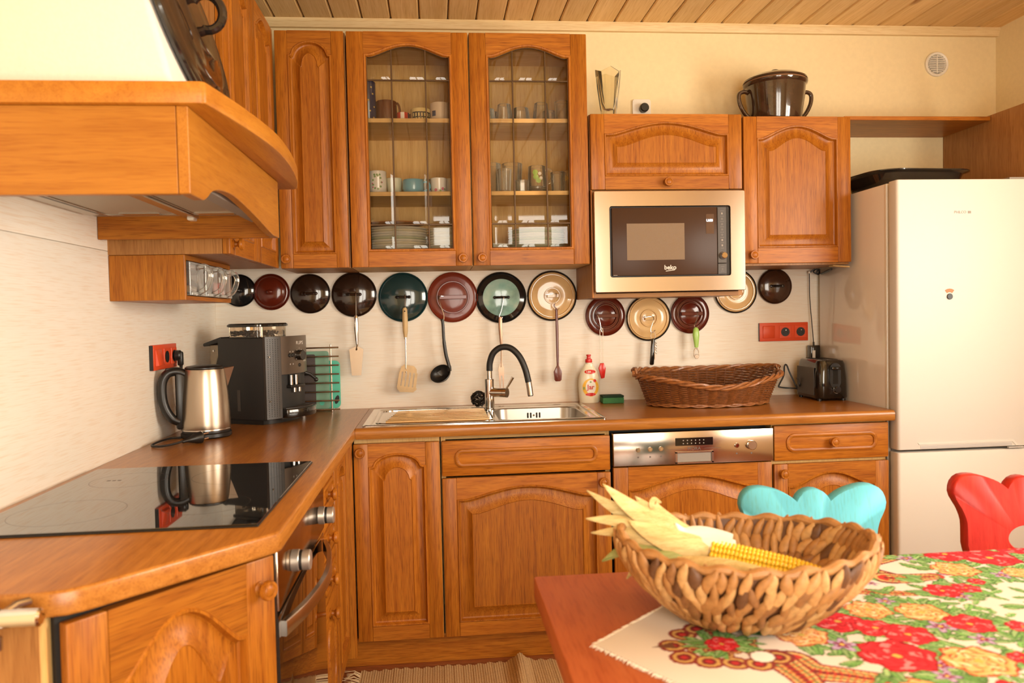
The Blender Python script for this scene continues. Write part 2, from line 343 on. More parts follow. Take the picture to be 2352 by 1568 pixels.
w = struct('window_1', 'white_plastic', box(XR+.02, XR+.08, WY0, WY1, WZ0, WZ0+.06), box(XR+.02, XR+.08, WY0, WY1, WZ1-.06, WZ1), *[box(XR+.02, XR+.08, y-.03, y+.03, WZ0, WZ1) for y in (WY0+.03, (WY0+WY1)/2, WY1-.03)])
w = struct('door_1', 'white_plastic', box(DX0, DX1, YR-.08, YR-.02, F+.15, F+.25), box(DX0, DX1, YR-.08, YR-.02, 2.15, 2.25), *[box(x-.05, x+.05, YR-.08, YR-.02, F+.15, 2.25) for x in (DX0+.05, (DX0+DX1)/2, DX1-.05)])
ce = struct('ceiling', 'gap', box(-.1, XR+.1, YR-.1, .1, CZ+.012, CZ+.06))
k = 0; x = -.075
while x < XR:
    x1 = min(x+.1165, XR+.02)
    poly = [(x+.001, CZ+.014), (x+.001, CZ+.006), (x+.0055, CZ), (x1-.007, CZ), (x1-.0015, CZ+.006), (x1-.0015, CZ+.014)]
    struct('ceiling_plank', 'pine_y', prism(poly, 'y', YR, .008), parent=ce); x += .1175
struct('trim_1', 'trim_x', prism([(.008, CZ), (-.022, CZ), (-.022, CZ-.010), (-.016, CZ-.018), (-.010, CZ-.034), (.008, CZ-.034)], 'x', -.008, XR))
# laminate splashback boards: lower and upper board on the left wall, one on the back wall
struct('trim_2', 'lam_y', box(-.008, 0, -2.6, .008, .86, 1.4785, .001, 1)); struct('trim_4', 'lam_y', box(-.008, 0, -2.6, .008, 1.4795, 1.75, .001, 1))
o = struct('trim_3', 'lam_x', box(0, 2.62, 0, .008, .86, 1.50, .001, 1))
# ------------------------------------------------------------------ cabinet joinery
def arch_g(u, kind):
    if kind == 'flat': return 0.
    sh, e = {'cath': (.90, .62), 'round': (.86, .52)}[kind]; u = abs(u)
    return 0. if u >= sh else (.5+.5*math.cos(PI*u/sh))**e if kind == 'cath' else (1-(u/sh)**2)**e
def opening(w, h, s, st, sb, a, kind, d=0, n=28):
    """loop of the door's opening, inset by d: bottom edge, then the arched top from right to left"""
    u0, u1, v0, vs_ = s+d, w-s-d, sb+d, h-st-a-d
    pts = [(u0, v0), (u1, v0)]
    for k in range(n+1):
        t = 1-2*k/n; pts.append(((u0+u1)/2+t*(u1-u0)/2, vs_+a*arch_g(t, kind)))
    return pts
def knob(parent, mp, u, v, p=0, mat='oak_z', r=.018):
    pr = [(1e-5, 0), (r*.72, 0), (r*.74, .003), (r*.45, .006), (r*.38, .012), (r*.62, .017), (r*.98, .020), (r, .024), (r*.9, .0285), (r*.66, .0285), (r*.6, .0272), (r*.5, .0285), (r*.25, .030), (1e-5, .030)]
    s = lathe(pr, n=24); return part('knob', parent, mat, ([mp(u+x, v+y, p+z) for x, y, z in s[0]], s[1]))
def door(parent, mp, w, h, s=.055, st=.028, sb=.055, a=.045, kind='cath', kn=None, ax='x', cove=.034, name='door', glass=False, t=.02):
    """framed door: raised arched panel (or leaded glass) as the door's own mesh; stiles, rails and knob are its pieces"""
    M = lambda sh: ([mp(*v) for v in sh[0]], sh[1])
    L = lambda d, p: [mp(u, v, p) for u, v in opening(w, h, s, st, sb, a, kind, d)]
    if not glass:
        c = cove
        loops = [L(-.002, -.014), L(-.001, -.001), L(.0015, .0022), (L(.0055, .0018)), L(.0075, -.004), L(.0095, -.0115), L(.014, -.0135), L(.015+c*.18, -.0130), L(.015+c*.45, -.0105), L(.015+c*.72, -.0055), L(.015+c*.92, -.0010), L(.015+c*.99, .0006), L(.0165+c, -.0016)]
        d = part(name, parent, 'oak_z', loft(loops, True, False, True), sharp=24)
    else:
        d = part(name, parent, 'oak_z', loft([L(-.002, -.010), L(-.001, -.001), L(.002, .0018), L(.007, .0012), L(.010, -.006), L(.011, -.018), L(-.002, -.018)]), sharp=24)
    for q in (box(0, s, 0, h, -t, 0, .003), box(w-s, w, 0, h, -t, 0, .003)):
        part('stile', d, 'oak_z', M(([(x, z, y) for x, z, y in q[0]], q[1])) if 0 else M(q))
    part('bottom_rail', d, 'oak_'+ax, M(box(s, w-s, 0, sb, -t, -.0004, .0012, 1)))
    top = opening(w, h, s, st, sb, a, kind)[2:]
    poly = [(w-s, h), (s, h)]+top[::-1]
    part('top_rail', d, 'oak_'+ax, M(prism(poly, 'z', -t, -.0004)))
    if kn: knob(d, mp, *kn)
    return d
def drawer(parent, mp, w, h, ins=.035, kn=None, ax='x', name='drawer_front'):
    M = lambda sh: ([mp(*v) for v in sh[0]], sh[1])
    d = part(name, parent, 'oak_'+ax, M(box(0, w, 0, h, -.02, 0, .005, 2)))
    lo = []
    for dd, p in ((0, -.001), (.001, .0040), (.005, .0060), (.010, .0058), (.0145, .0036), (.0155, -.001)):
        lo.append([mp(u, v, p) for u, v in rrect(w-2*ins*1.5-2*dd, h-2*ins-2*dd, (h-2*ins)/2-dd-.004, 8, w/2, h/2)])
    part('moulding', d, 'oak_'+ax, loft(lo), sharp=50)
    if kn: knob(d, mp, *kn)
    return d
UY, UZ0, UZ1, BY = -.348, 1.468, 2.341, -.59
backmap = lambda x0, z0, y=UY: (lambda u, v, p: (x0+u, y-p, z0+v))
leftmap = lambda y0, z0, x: (lambda u, v, p: (x+p, y0+u, z0+v))

# wall units along the left wall
t = thing('wall_cabinet', 'oak wall cabinet on the left wall above the spice rack', 'cabinet', (.16, -.70, UZ0))
part('body', t, 'veneer_z', box(.0, .309, -1.045, -.352, UZ0, UZ1))
part('edge_strip', t, 'oak_z', box(.310, .3295, -1.045, -1.0385, UZ0, UZ1, .001, 1))
d1 = door(t, leftmap(-1.036, UZ0, .330), .345, UZ1-UZ0, ax='y', kn=(.03, .03), s=.052)
d1 = door(t, leftmap(-.688, UZ0, .330), .336, UZ1-UZ0, ax='y', s=.052)
# corner wall unit with the narrow door
t = thing('wall_cabinet', 'tall narrow oak corner cabinet left of the glass-fronted cabinets', 'cabinet', (.46, -.17, UZ0))
part('body', t, 'veneer_z', box(.335, .5895, -.327, -.001, UZ0, UZ1))
door(t, backmap(.336, UZ0), .250, UZ1-UZ0, s=.046, st=.038, sb=.052, a=.050, kind='round', kn=(.023, .033), cove=.030)
# two glass-fronted units
def glass_cab(x0, x1, label, knob_left, cl):
    t = thing('glass_cabinet', label, 'cabinet', ((x0+x1)/2, -.17, UZ0)); yf = UY+.021
    part('side_panel', t, 'birch_z', box(x0, x0+.016, yf, -.001, UZ0, UZ1)); part('side_panel', t, 'birch_z', box(x1-.016, x1, yf, -.001, UZ0, UZ1))
    part('top_panel', t, 'birch_x', box(x0+.016, x1-.016, yf, -.001, UZ1-.016, UZ1)); part('bottom_panel', t, 'birch_x', box(x0+.016, x1-.016, yf, -.001, UZ0, UZ0+.016))
    part('back_panel', t, 'birch_z', box(x0+.016, x1-.016, -.006, -.001, UZ0+.016, UZ1-.016))
    for z in (1.738, 2.014): part('shelf', t, 'birch_x', box(x0+.0165, x1-.0165, yf+.014, -.0065, z, z+.016, .001, 1))
    w, h, s, st, sb, a = x1-x0-.003, UZ1-UZ0, .062, .042, .058, .040; mp = backmap(x0+.0015, UZ0); D = .009
    d = door(t, mp, w, h, s, st, sb, a, 'cath', kn=((.032 if knob_left else w-.036), .028), glass=True)
    us = [s+D, s+D+.30*(w-2*s-2*D), s+D+.71*(w-2*s-2*D), w-s-D]; v0, v1, v2 = sb+D, 1.626-UZ0, 2.164-UZ0; vs_ = h-st-a-D
    top = lambda u: vs_+a*arch_g((2*u-w)/(w-2*s-2*D), 'cath')
    P = -.010
    for u in us[1:3]: part('lead_came', d, 'lead', ([mp(*q) for q in box(u-.0028, u+.0028, v0, top(u), P-.004, P+.003, .0012, 1)[0]], box(0, 1, 0, 1, 0, 1, .0012, 1)[1]))
    for v in (v1, v2): part('lead_came', d, 'lead', ([mp(*q) for q in box(us[0], us[3], v-.0028, v+.0028, P-.004, P+.003, .0012, 1)[0]], box(0, 1, 0, 1, 0, 1, .0012, 1)[1]))
    part('lead_border', d, 'lead', tube([mp(u, v, P) for u, v in opening(w, h, s, st, sb, a, 'cath', D+.001)], .0032, 6, True))
    for i in range(3):
        for j, (va, vb) in enumerate(((v0, v1), (v1, v2), (v2, None))):
            ua, ub = us[i]+.002, us[i+1]-.002; bw = .011
            def ring(k, p):
                lo = [(ua+k, va+.002+k), (ub-k, va+.002+k)]
                for q in range(9):
                    u = (ub-k)+(ua+2*k-ub)*q/8; lo.append((u, (vb-.002-k) if vb else top(u)-.002-k))
                return [mp(x, y, p) for x, y in lo]
            pn = part('pane', d, 'pane', (ring(bw, P), [tuple(range(11))]))
            bv = loft([ring(0, P-.0035), ring(bw, P)]); me = pn.data
            part('bevelled_edge', t if 0 else d, 'bevelpane', bv)
    return t
glass_cab(.594, 1.0475, 'glass-fronted oak cabinet holding mugs and plates, left of the pair', False, 0)
glass_cab(1.0495, 1.4995, 'glass-fronted oak cabinet holding drinking glasses, right of the pair', True, 1)
# microwave housing with flap door
t = thing('wall_cabinet', 'oak housing around the microwave with an arched flap door above it', 'cabinet', (1.81, -.17, 1.335))
for x in (1.506, 2.094): part('side_panel', t, 'veneer_z', box(x, x+.017, UY+.021, -.001, 1.337, 2.041))
part('bottom_panel', t, 'veneer_x', box(1.523, 2.094, UY+.021, -.001, 1.337, 1.353)); part('top_panel', t, 'veneer_x', box(1.523, 2.094, UY+.021, -.001, 2.025, 2.041))
part('divider', t, 'veneer_x', box(1.523, 2.094, UY+.021, -.001, 1.745, 1.761))
part('front_edge', t, 'oak_z', box(1.5055, 1.5115, UY+.004, UY+.021, 1.337, 1.75, .0008, 1))
door(t, backmap(1.508, 1.751), .599, .289, s=.054, st=.030, sb=.052, a=.045, kn=(.298, .026), name='flap_door')
# right wall unit, shelf and tall side board above the fridge
t = thing('wall_cabinet', 'oak wall cabinet with one arched door between microwave and fridge', 'cabinet', (2.33, -.17, 1.46))
part('body', t, 'veneer_z', box(2.113, 2.552, UY+.021, -.001, 1.452, 2.031))
door(t, backmap(2.114, 1.460), .438, .572, s=.054, st=.034, sb=.06, a=.05, kn=(.030, .032))
solo('wall_shelf', 'plain oak-veneer shelf board on the wall above the fridge', 'shelf', 'oak_x', box(2.553, 3.178, -.30, .0075, 2.030, 2.046, .001, 1))
solo('side_board', 'tall brown veneer board standing right of the fridge', 'board', 'veneer_z', prism([(.004, F), (.004, 2.052), (-.30, 2.052), (-.62, 2.052), (-.62, F)], 'x', 3.180, 3.198))
# base units along the back wall
CT = .862
t = thing('base_cabinet', 'narrow oak base cabinet left of the sink unit', 'cabinet', (.755, -.3, F))
part('body', t, 'birch_z', box(.608, .905, -.567, -.002, .148, CT))
door(t, backmap(.607, .148, BY), .297, .694, s=.050, st=.036, sb=.052, a=.045, kind='round', kn=(.024, .666), cove=.034)
t = thing('base_cabinet', 'wide oak sink cabinet with false drawer front and one large door', 'cabinet', (1.21, -.3, F))
for x in (.909, 1.496): part('side_panel', t, 'birch_z', box(x, x+.016, -.567, -.002, .148, CT))
part('bottom_panel', t, 'birch_x', box(.925, 1.496, -.567, -.002, .148, .164)); part('front_rail', t, 'birch_x', box(.925, 1.496, -.567, -.55, .845, CT))
drawer(t, backmap(.911, .717, BY), .600, .125, ins=.030)
door(t, backmap(.911, .148, BY), .600, .562, s=.050, st=.034, sb=.05, a=.042, kn=(.570, .530), cove=.038)
t = thing('base_cabinet', 'oak base cabinet with drawer and door beside the fridge', 'cabinet', (2.34, -.3, F))
part('body', t, 'birch_z', box(2.116, 2.558, -.567, -.002, .148, CT))
drawer(t, backmap(2.118, .724, BY), .440, .130, ins=.030, kn=(.222, .066))
door(t, backmap(2.118, .148, BY), .440, .564, s=.052, st=.032, sb=.05, a=.05, kn=(.030, .532), cove=.036)
pl = thing('plinth', 'oak plinth board running under the back row of cabinets', 'plinth', (1.5, -.53, F))
part('board', pl, 'oak_x', box(.535, 2.56, -.548, -.53, F, .1465, .001, 1))
# dishwasher
t = thing('dishwasher', 'built-in dishwasher with steel control panel and arched oak front', 'dishwasher', (1.815, -.3, F))
part('body', t, 'black_matte', box(1.516, 2.112, -.528, -.01, .149, .86))
cp = part('control_panel', t, 'brushed_x', box(1.519, 2.111, -.600, -.556, .729, .848, .003))
part('display', cp, 'black_gloss', box(1.746, 1.885, -.6012, -.599, .796, .824, .001, 1))
part('display_symbols', cp, 'mark_dim', *[box(1.775+.015*i-.002, 1.775+.015*i+.002, -.6018, -.6005, z, z+.004) for i in range(6) for z in (.802, .813)])
g = part('handle_recess', cp, 'grey', join(box(1.752, 1.879, -.6006, -.5985, .737, .770, .001, 1))); part('recess_frame', cp, 'steel', *[box(*q) for q in ((1.745, 1.752, -.604, -.598, .733, .774), (1.879, 1.886, -.604, -.598, .733, .774), (1.745, 1.886, -.604, -.598, .770, .775), (1.745, 1.886, -.604, -.598, .732, .737))])
for x, z in ((1.609, .787), (1.653, .7875), (1.693, .788), (1.973, .790)): part('button', cp, 'chrome', cyl((x, -.600, z), .0085, -.004, 'y', 20, .001), cyl((x, -.6042, z), .006, -.002, 'y', 20, .001))
part('programme_dial', cp, 'steel', cyl((2.028, -.600, .790), .017, -.012, 'y', 32, .002))
part('brand_lettering', cp, 'mark_dark', mv(text('MORA', .017), 1.815, -.6003, .784), box(1.715, 1.775, -.6004, -.5995, .7835, .7842), box(1.853, 1.915, -.6004, -.5995, .7845, .7852))
for x in (1.609, 1.653, 1.693, 1.973, 2.028): part('panel_symbol', cp, 'mark_dark', box(x-.003, x+.003, -.6004, -.5995, .758, .763))
door(t, backmap(1.521, .148, BY), .588, .576, s=.054, st=.036, sb=.05, a=.045, cove=.038)
# base units along the left wall
t = thing('base_cabinet', 'oak corner base cabinet door in the left row next to the drawers', 'cabinet', (.3, -.77, F))
part('body', t, 'birch_z', box(.002, .564, -.930, -.62, .148, CT)); part('corner_post', t, 'oak_z', box(.566, .603, -.610, -.588, .100, CT, .001, 1))
door(t, leftmap(-.918, .148, .585), .295, .694, ax='y', s=.050, st=.036, sb=.052, a=.045, kind='round', cove=.034)
t = thing('drawer_unit', 'narrow oak unit of four knobbed drawers beside the oven', 'drawers', (.3, -1.08, F))
part('body', t, 'birch_z', box(.002, .564, -1.232, -.932, .148, CT))
for z0, z1, kz in ((.724, .843, .062), (.606, .720, .057), (.488, .602, .057), (.148, .484, .300)):
    drawer(t, leftmap(-1.226, z0, .585), .296, z1-z0, ins=.026 if z1-z0 < .2 else .05, kn=(.125, kz), ax='y')
pl = thing('plinth', 'oak plinth board running under the left row of cabinets', 'plinth', (.5, -1.2, F))
part('board', pl, 'oak_y', box(.515, .533, -1.232, -.549, F, .1465, .001, 1))
# oven
t = thing('oven', 'built-in oven with steel fascia and dark glass door in the left row', 'oven', (.3, -1.53, F))
part('body', t, 'black', box(.02, .575, -1.834, -1.236, .12, .858))
fa = part('fascia', t, 'ovensteel', box(.576, .597, -1.832, -1.238, .728, .850, .002))
for y in (-1.335, -1.700):
    kb = part('control_knob', fa, 'knobsilver', cyl((.597, y, .785), .022, .018, 'x', 32, .002), cyl((.6185, y, .785), .0205, .018, 'x', 32, .002)); part('knob_ring', fa, 'black', cyl((.6145, y, .785), .0205, .0045, 'x', 32))
dg = part('door', t, 'ovenglass', box(.576, .595, -1.832, -1.238, .150, .716, .002)); part('door_edge', dg, 'black', box(.574, .5955, -1.8345, -1.8325, .15, .716))
hp = bez([(.600, -1.812, .688), (.622, -1.72, .688), (.636, -1.62, .688), (.641, -1.535, .688), (.636, -1.45, .688), (.622, -1.35, .688), (.600, -1.262, .688)], 6)
hl = []
for k_, p_ in enumerate(hp):
    tg_ = (hp[min(k_+1, len(hp)-1)]-hp[max(k_-1, 0)]).normalized(); n_ = Vector((tg_.y, -tg_.x, 0)); n_ = -n_ if n_.x < 0 else n_
    hl.append([p_+n_*a_+Vector((0, 0, b_)) for a_, b_ in ((.005, -.015), (.007, -.012), (.007, .012), (.005, .015), (-.005, .015), (-.005, -.015))])
part('handle', dg, 'steel', loft(hl, True, True, True), sharp=40)
part('dark_gap_strip', t, 'black', box(.555, .594, -1.846, -1.8355, .10, .858))  # black panel added to darken the gap between oven and angled door
# angled end unit: its door runs from the oven towards the wall
A, B = Vector((.604, -1.868, 0)), Vector((.366, -2.170, 0)); L_ = (A-B).length; ang = math.atan2(A.y-B.y, A.x-B.x)
t = thing('base_cabinet', 'angled oak end cabinet with arched door at the near end of the hob run', 'cabinet', (B.x, B.y, F), ang, local=True)
amap = lambda u, v, p: (u+.004, -p+.0, .103+v)
part('body', t, 'gap', box(.0, L_-.006, .024, .034, .10, CT-F))  # carcass coloured near black, painting in the shade of the gap beside the door
door(t, amap, L_-.012, .702, s=.062, st=.040, sb=.06, a=.085, kn=(L_-.045, .650), cove=.044)
t = thing('end_panel', 'pale wooden end panel below the worktop at the lower left', 'panel', (.2, -2.15, F))
part('board', t, 'veneer_z', box(.004, .328, -2.163, -2.143, F, CT)); part('edge_post', t, 'birch_z', box(.328, .338, -2.160, -2.143, F, CT))
# ------------------------------------------------------------------ worktop
WX, WY = .618, -.618
t = thing('worktop', 'L-shaped oak worktop with rounded front edge', 'worktop', (.6, -.6, CT))
sx0, sx1, sy0, sy1 = .66, 1.48, -.565, -.11
def slab_with_hole(x0, x1, y0, y1, h, z0, z1, bf):
    prof = [(y0+bf*(1-math.cos(k*PI/12)), z1-bf+bf*math.sin(k*PI/12)) for k in range(7)]
    prof = [(y0+.004, z0), (y0, z0+.006)]+[(y0+bf-bf*math.cos(k*PI/12), z1-bf+bf*math.sin(k*PI/12)) for k in range(7)]
    ss = [loft([[(x, a, b) for a, b in prof] for x in (x0, x1)], False)]
    yf = y0+bf
    for (a, b, c, d) in ((x0, h[0], yf, y1), (h[1], x1, yf, y1), (h[0], h[1], yf, h[2]), (h[0], h[1], h[3], y1)): ss += [([(a, c, z1), (b, c, z1), (b, d, z1), (a, d, z1)], [(0, 1, 2, 3)])]
    ss += [([(a, b, z) for z in (z0, z1) for a, b in ((h[0], h[2]), (h[1], h[2]), (h[1], h[3]), (h[0], h[3]))], [(0, 1, 5, 4), (1, 2, 6, 5), (2, 3, 7, 6), (3, 0, 4, 7)])]
    ss += [([(x1, y1, z0), (x1, y1, z1), *[(x1, a, b) for a, b in prof[::-1]]], [tuple(range(2+len(prof)))])]
    ss += [([(x0, y0+.004, z0), (x1, y0+.004, z0), (x1, h[2], z0), (x0, h[2], z0)], [(0, 1, 2, 3)])]
    return ss
part('back_slab', t, 'top_x', *slab_with_hole(WX+.0005, 2.566, WY, -.0005, (sx0, sx1, sy0, sy1), CT, .90, .014))
arc = [(.30+.10*math.sin(k*PI/16), -2.175+.10*(1-math.cos(k*PI/16))) for k in range(3)]
poly = [(.0005, -.0005), (WX, -.0005), (WX, -1.895), (.612, -1.912), (.395, -2.150), (.372, -2.168), (.335, -2.176), (.0005, -2.176)]
part('left_slab', t, 'top_y', prism(poly, 'z', CT, .90, .006, 3, 40))
# chrome rail at the near end of the worktop
t = thing('chrome_rail', 'short chrome rail with bracket at the near end of the worktop', 'rail', (.26, -2.2, .83))
part('rod', t, 'chrome', cyl((.20, -2.215, .880), .0125, .160, 'x', 24, .003)); part('collar', t, 'chrome', ball((.297, -2.215, .880), .0165, 16, 10)); part('bracket', t, 'steel', tube([(.306, -2.215, .884), (.318, -2.195, .892), (.326, -2.178, .890)], .006, 10)); part('rear_stop', t, 'steel', cyl((.297, -2.2145, .856), .010, -.02, 'z', 16, .002))
# ------------------------------------------------------------------ cooker hood
t = thing('cooker_hood', 'rustic cooker hood with oak skirt, bowed shelf and white plaster chimney', 'cooker hood', (.24, -1.48, 1.505))
part('near_panel', t, 'hoodoak_x', box(.001, .455, -1.880, -1.860, 1.505, 1.660, .001, 1))
part('far_panel', t, 'oak_x', box(.001, .455, -1.110, -1.090, 1.505, 1.660, .002, 1))
yz = [(-1.090, 1.660), (-1.880, 1.660), (-1.880, 1.505), (-1.800, 1.505)]
yz += [(p.x, p.y) for p in bez([(-1.79, 1.507, 0), (-1.770, 1.515, 0), (-1.740, 1.530, 0), (-1.69, 1.541, 0), (-1.62, 1.547, 0), (-1.56, 1.547, 0), (-1.488, 1.542, 0), (-1.40, 1.533, 0), (-1.314, 1.523, 0), (-1.24, 1.513, 0), (-1.187, 1.507, 0)], 3)]+[(-1.16, 1.505), (-1.090, 1.505)]
part('front_panel', t, 'hoodoak_y', prism(yz, 'x', .456, .476, .0015, 1, 40))
edge = [(.001, -1.893), (.500, -1.893), (.510, -1.888)]+[(p.x, p.y) for p in bez([(.512, -1.878, 0), (.532, -1.75, 0), (.549, -1.60, 0), (.556, -1.47, 0), (.550, -1.29, 0), (.532, -1.10, 0), (.508, -.965, 0)], 5)]+[(.500, -.955), (.350, -.955), (.350, -1.050), (.001, -1.050)]
part('shelf', t, 'hoodoak_y', prism(edge, 'z', 1.6605, 1.700, .004, 2, 40))
zb, zt = 1.7005, 2.509
q0 = [(.0, -1.850), (.445, -1.850), (.445, -1.38), (.0, -1.38)]; q1 = [(.0, -1.70), (.207, -1.70), (.207, -1.44), (.0, -1.44)]
part('chimney', t, 'hoodplaster', bevel(([(*p, zb) for p in q0]+[(*p, zt) for p in q1], [(0, 1, 2, 3), (4, 5, 6, 7), (0, 1, 5, 4), (1, 2, 6, 5), (2, 3, 7, 6), (3, 0, 4, 7)]), .012, 3))
part('insert', t, 'hoodgrey', box(.002, .455, -1.858, -1.112, 1.566, 1.580))
for x0, x1 in ((.062, .240), (.282, .395)):
    f_ = part('grease_filter', t, 'filtermesh', box(x0, x1, -1.80, -1.190, 1.561, 1.567, .001, 1)); part('filter_frame', f_, 'steel', box(x0, x1, -1.190, -1.180, 1.5585, 1.567), box(x0-.004, x0, -1.80, -1.180, 1.5585, 1.567))
    xm = (x0+x1)/2; part('latch', f_, 'steel', prism([(xm-.05, -1.222), (xm+.05, -1.222), (xm+.042, -1.190), (xm-.042, -1.190)], 'z', 1.5575, 1.562))
part('slide_rail', t, 'steel', box(.247, .276, -1.80, -1.140, 1.5535, 1.567, .001, 1)); part('slide_switch', t, 'white_plastic', box(.252, .270, -1.165, -1.135, 1.548, 1.556, .002, 1))
part('lamp_cover', t, 'lampglass', prism([(p, q) for p, q in rrect(.030, .50, .012, 5, .032, -1.45)], 'z', 1.558, 1.567)); part('side_channel', t, 'grey', box(.410, .446, -1.80, -1.13, 1.545, 1.567, .001, 1))
# big dark lid leaning on the chimney
ta = math.atan(.297); cz = 1.7085+.215*math.cos(ta); cx = .445-.297*(cz-1.71)+.0085
t = thing('pot_lid', 'large glossy black lid with ring handle leaning on the hood chimney', 'lid', (cx, -1.60, cz), local=True, rot=(0, PI/2-ta, 0))
pr = [(.205, -.004), (.215, 0), (.216, .008), (.210, .013), (.192, .016), (.186, .011), (.158, .016), (.152, .021), (.146, .019), (.100, .026), (.094, .031), (.086, .029), (.04, .034), (1e-5, .035)]
part('disc', t, 'enamel_brown', lathe(pr, n=64)); part('rim', t, 'enamel_black', tube([(.2145*math.cos(a*PI/32), .2145*math.sin(a*PI/32), .002) for a in range(64)], .007, 8, True))
part('ring_handle', t, 'enamel_black', tube([(.034*math.cos(a)*1.1, 0, .048+.032*math.sin(a)) for a in [PI*(-.25+1.5*k/20) for k in range(21)]], .010, 10))
# ------------------------------------------------------------------ hanging spice rack with glass scoops
t = thing('spice_rack', 'oak box rack fixed under the left wall cabinet', 'rack', (.1, -.8, 1.340))
sy0_, sy1_ = -1.045, -.555
part('near_panel', t, 'oak_z', box(.001, .205, sy0_, sy0_+.014, 1.340, 1.467, .001, 1)); part('far_panel', t, 'oak_z', box(.001, .205, sy1_-.014, sy1_, 1.340, 1.467, .001, 1))
part('bottom_panel', t, 'oak_y', box(.001, .205, sy0_+.0145, sy1_-.0145, 1.340, 1.352)); part('top_panel', t, 'oak_y', box(.001, .205, sy0_+.0145, sy1_-.0145, 1.453, 1.467)); part('back_panel', t, 'oak_z', box(.001, .008, sy0_+.0145, sy1_-.0145, 1.352, 1.453))
for i in range(3):
    y0 = sy0_+.018+i*.153; y1 = y0+.148
    g = thing('glass_scoop', ['nearest glass storage scoop in the hanging spice rack', 'middle glass storage scoop in the hanging spice rack', 'farthest glass storage scoop in the hanging spice rack, reddish spice inside'][i], 'scoop', (.12, (y0+y1)/2, 1.3525), group='glass scoops of the spice rack')
    sec = lambda x, k: [(x, y0+k, 1.354+k), (x, y1-k, 1.354+k), (x, y1-k, 1.449-k), (x, y0+k, 1.449-k)]
    part('bin', g, 'glass', loft([sec(.02, 0), sec(.212, 0), sec(.214, .002), sec(.212, .005), sec(.21, .007)], True, True, True))
    part('base_block', g, 'glass', box(.19, .216, y0+.01, y1-.01, 1.354, 1.364, .002, 1))
    ym = (y0+y1)/2; part('handle', g, 'glass', tube(bez([(.212, ym, 1.436), (.234, ym, 1.438), (.247, ym, 1.425), (.248, ym, 1.405), (.236, ym, 1.375), (.212, ym, 1.360)], 6), .0085, 10))
    part('spice', g, 'spice2' if i == 2 else 'spice1', box(.03, .19, y0+.006, y1-.006, 1.3545, 1.3545+(.03, .012, .05)[i], .004, 1))
# ------------------------------------------------------------------ hob
t = thing('hob', 'black glass ceramic hob set in the worktop', 'hob', (.3, -1.55, .9005))
part('frame', t, 'black', box(.030, .572, -1.868, -1.236, .9005, .9035, .001, 1)); gl = part('glass', t, 'hobglass', box(.032, .570, -1.866, -1.238, .9035, .9062, .001, 1))
for x, y, r in ((.17, -1.71, .105), (.43, -1.69, .085), (.17, -1.40, .085), (.42, -1.39, .105)):
    part('cooking_zone', gl, 'zone_mark', lathe([(r-.0006, .90625), (r+.0006, .90625)], (x, y, 0), n=64))
part('logo_mark', gl, 'mark_dark', *[box(.12+.012*i, .128+.012*i, -1.405, -1.397, .9062, .90635) for i in range(3)])
# ------------------------------------------------------------------ kettle
t = thing('kettle', 'brushed steel electric kettle with black handle beside the hob', 'kettle', (.142, -.672, .9005), local=True, rz=math.radians(24))
part('base', t, 'black', cyl((0, 0, 0), .079, .018, 'z', 48, .004), cyl((0, 0, .018), .074, .006, 'z', 48))
bd = part('body', t, 'brushed_z', lathe([(.0755, .0245), (.0765, .028), (.0765, .045), (.0755, .08), (.0725, .13), (.068, .18), (.0635, .214), (.0615, .222), (.058, .2245)], n=64))
part('spout', bd, 'brushed_z', ([(.050, -.026, .221), (.050, .026, .221), (.058, 0, .150), (.092, -.006, .226), (.092, .006, .226), (.066, 0, .148)], [(0, 2, 5, 3), (1, 4, 5, 2), (3, 5, 4)]), ([(.050, -.026, .221), (.092, -.006, .226), (.092, .006, .226), (.050, .026, .221), (.052, -.022, .217), (.090, -.004, .222), (.090, .004, .222), (.052, .022, .217)], [(0, 1, 5, 4), (1, 2, 6, 5), (2, 3, 7, 6), (4, 5, 6, 7)]))
part('lid', t, 'black', lathe([(.0605, .2245), (.0605, .228), (.055, .232), (.03, .236), (1e-5, .237)], n=48)); part('band', t, 'steel', lathe([(.0775, .0245), (.0778, .027), (.0772, .029)], n=64))
hd = part('handle', t, 'black', tube(bez([(-.058, 0, .208), (-.085, 0, .218), (-.112, 0, .212), (-.128, 0, .185), (-.130, 0, .140), (-.122, 0, .10), (-.104, 0, .068), (-.082, 0, .055)], 6), [.014]*4+[.0145]*39, 12, up=(0, 1, 0), flat=1.15), box(-.090, -.060, -.014, .014, .030, .215, .006))
part('lid_button', hd, 'black_matte', box(-.118, -.098, -.009, .009, .222, .230, .003))
KI = (Matrix.Translation(Vector((.142, -.672, .9005))) @ rotz(math.radians(24))).inverted()
part('power_cord', t, 'rubber', xf(tube(bez([(.075, -.700, .9035), (.040, -.72, .904), (.028, -.80, .9045), (.035, -.865, .9045), (.070, -.885, .905), (.105, -.868, .909), (.125, -.852, .914)], 8), .0034, 8), KI))
pg = part('plug', t, 'black', xf(tube([(.122, -.854, .912), (.134, -.843, .914), (.142, -.836, .915), (.152, -.827, .917), (.166, -.815, .919), (.170, -.812, .919)], [.005, .007, .010, .016, .019, .015], 12), KI))
for dz in (-.008, .008): part('pin', pg, 'copper', xf(tube([(.169, -.813, .919+dz), (.184, -.801, .921+dz)], .0024, 8), KI))
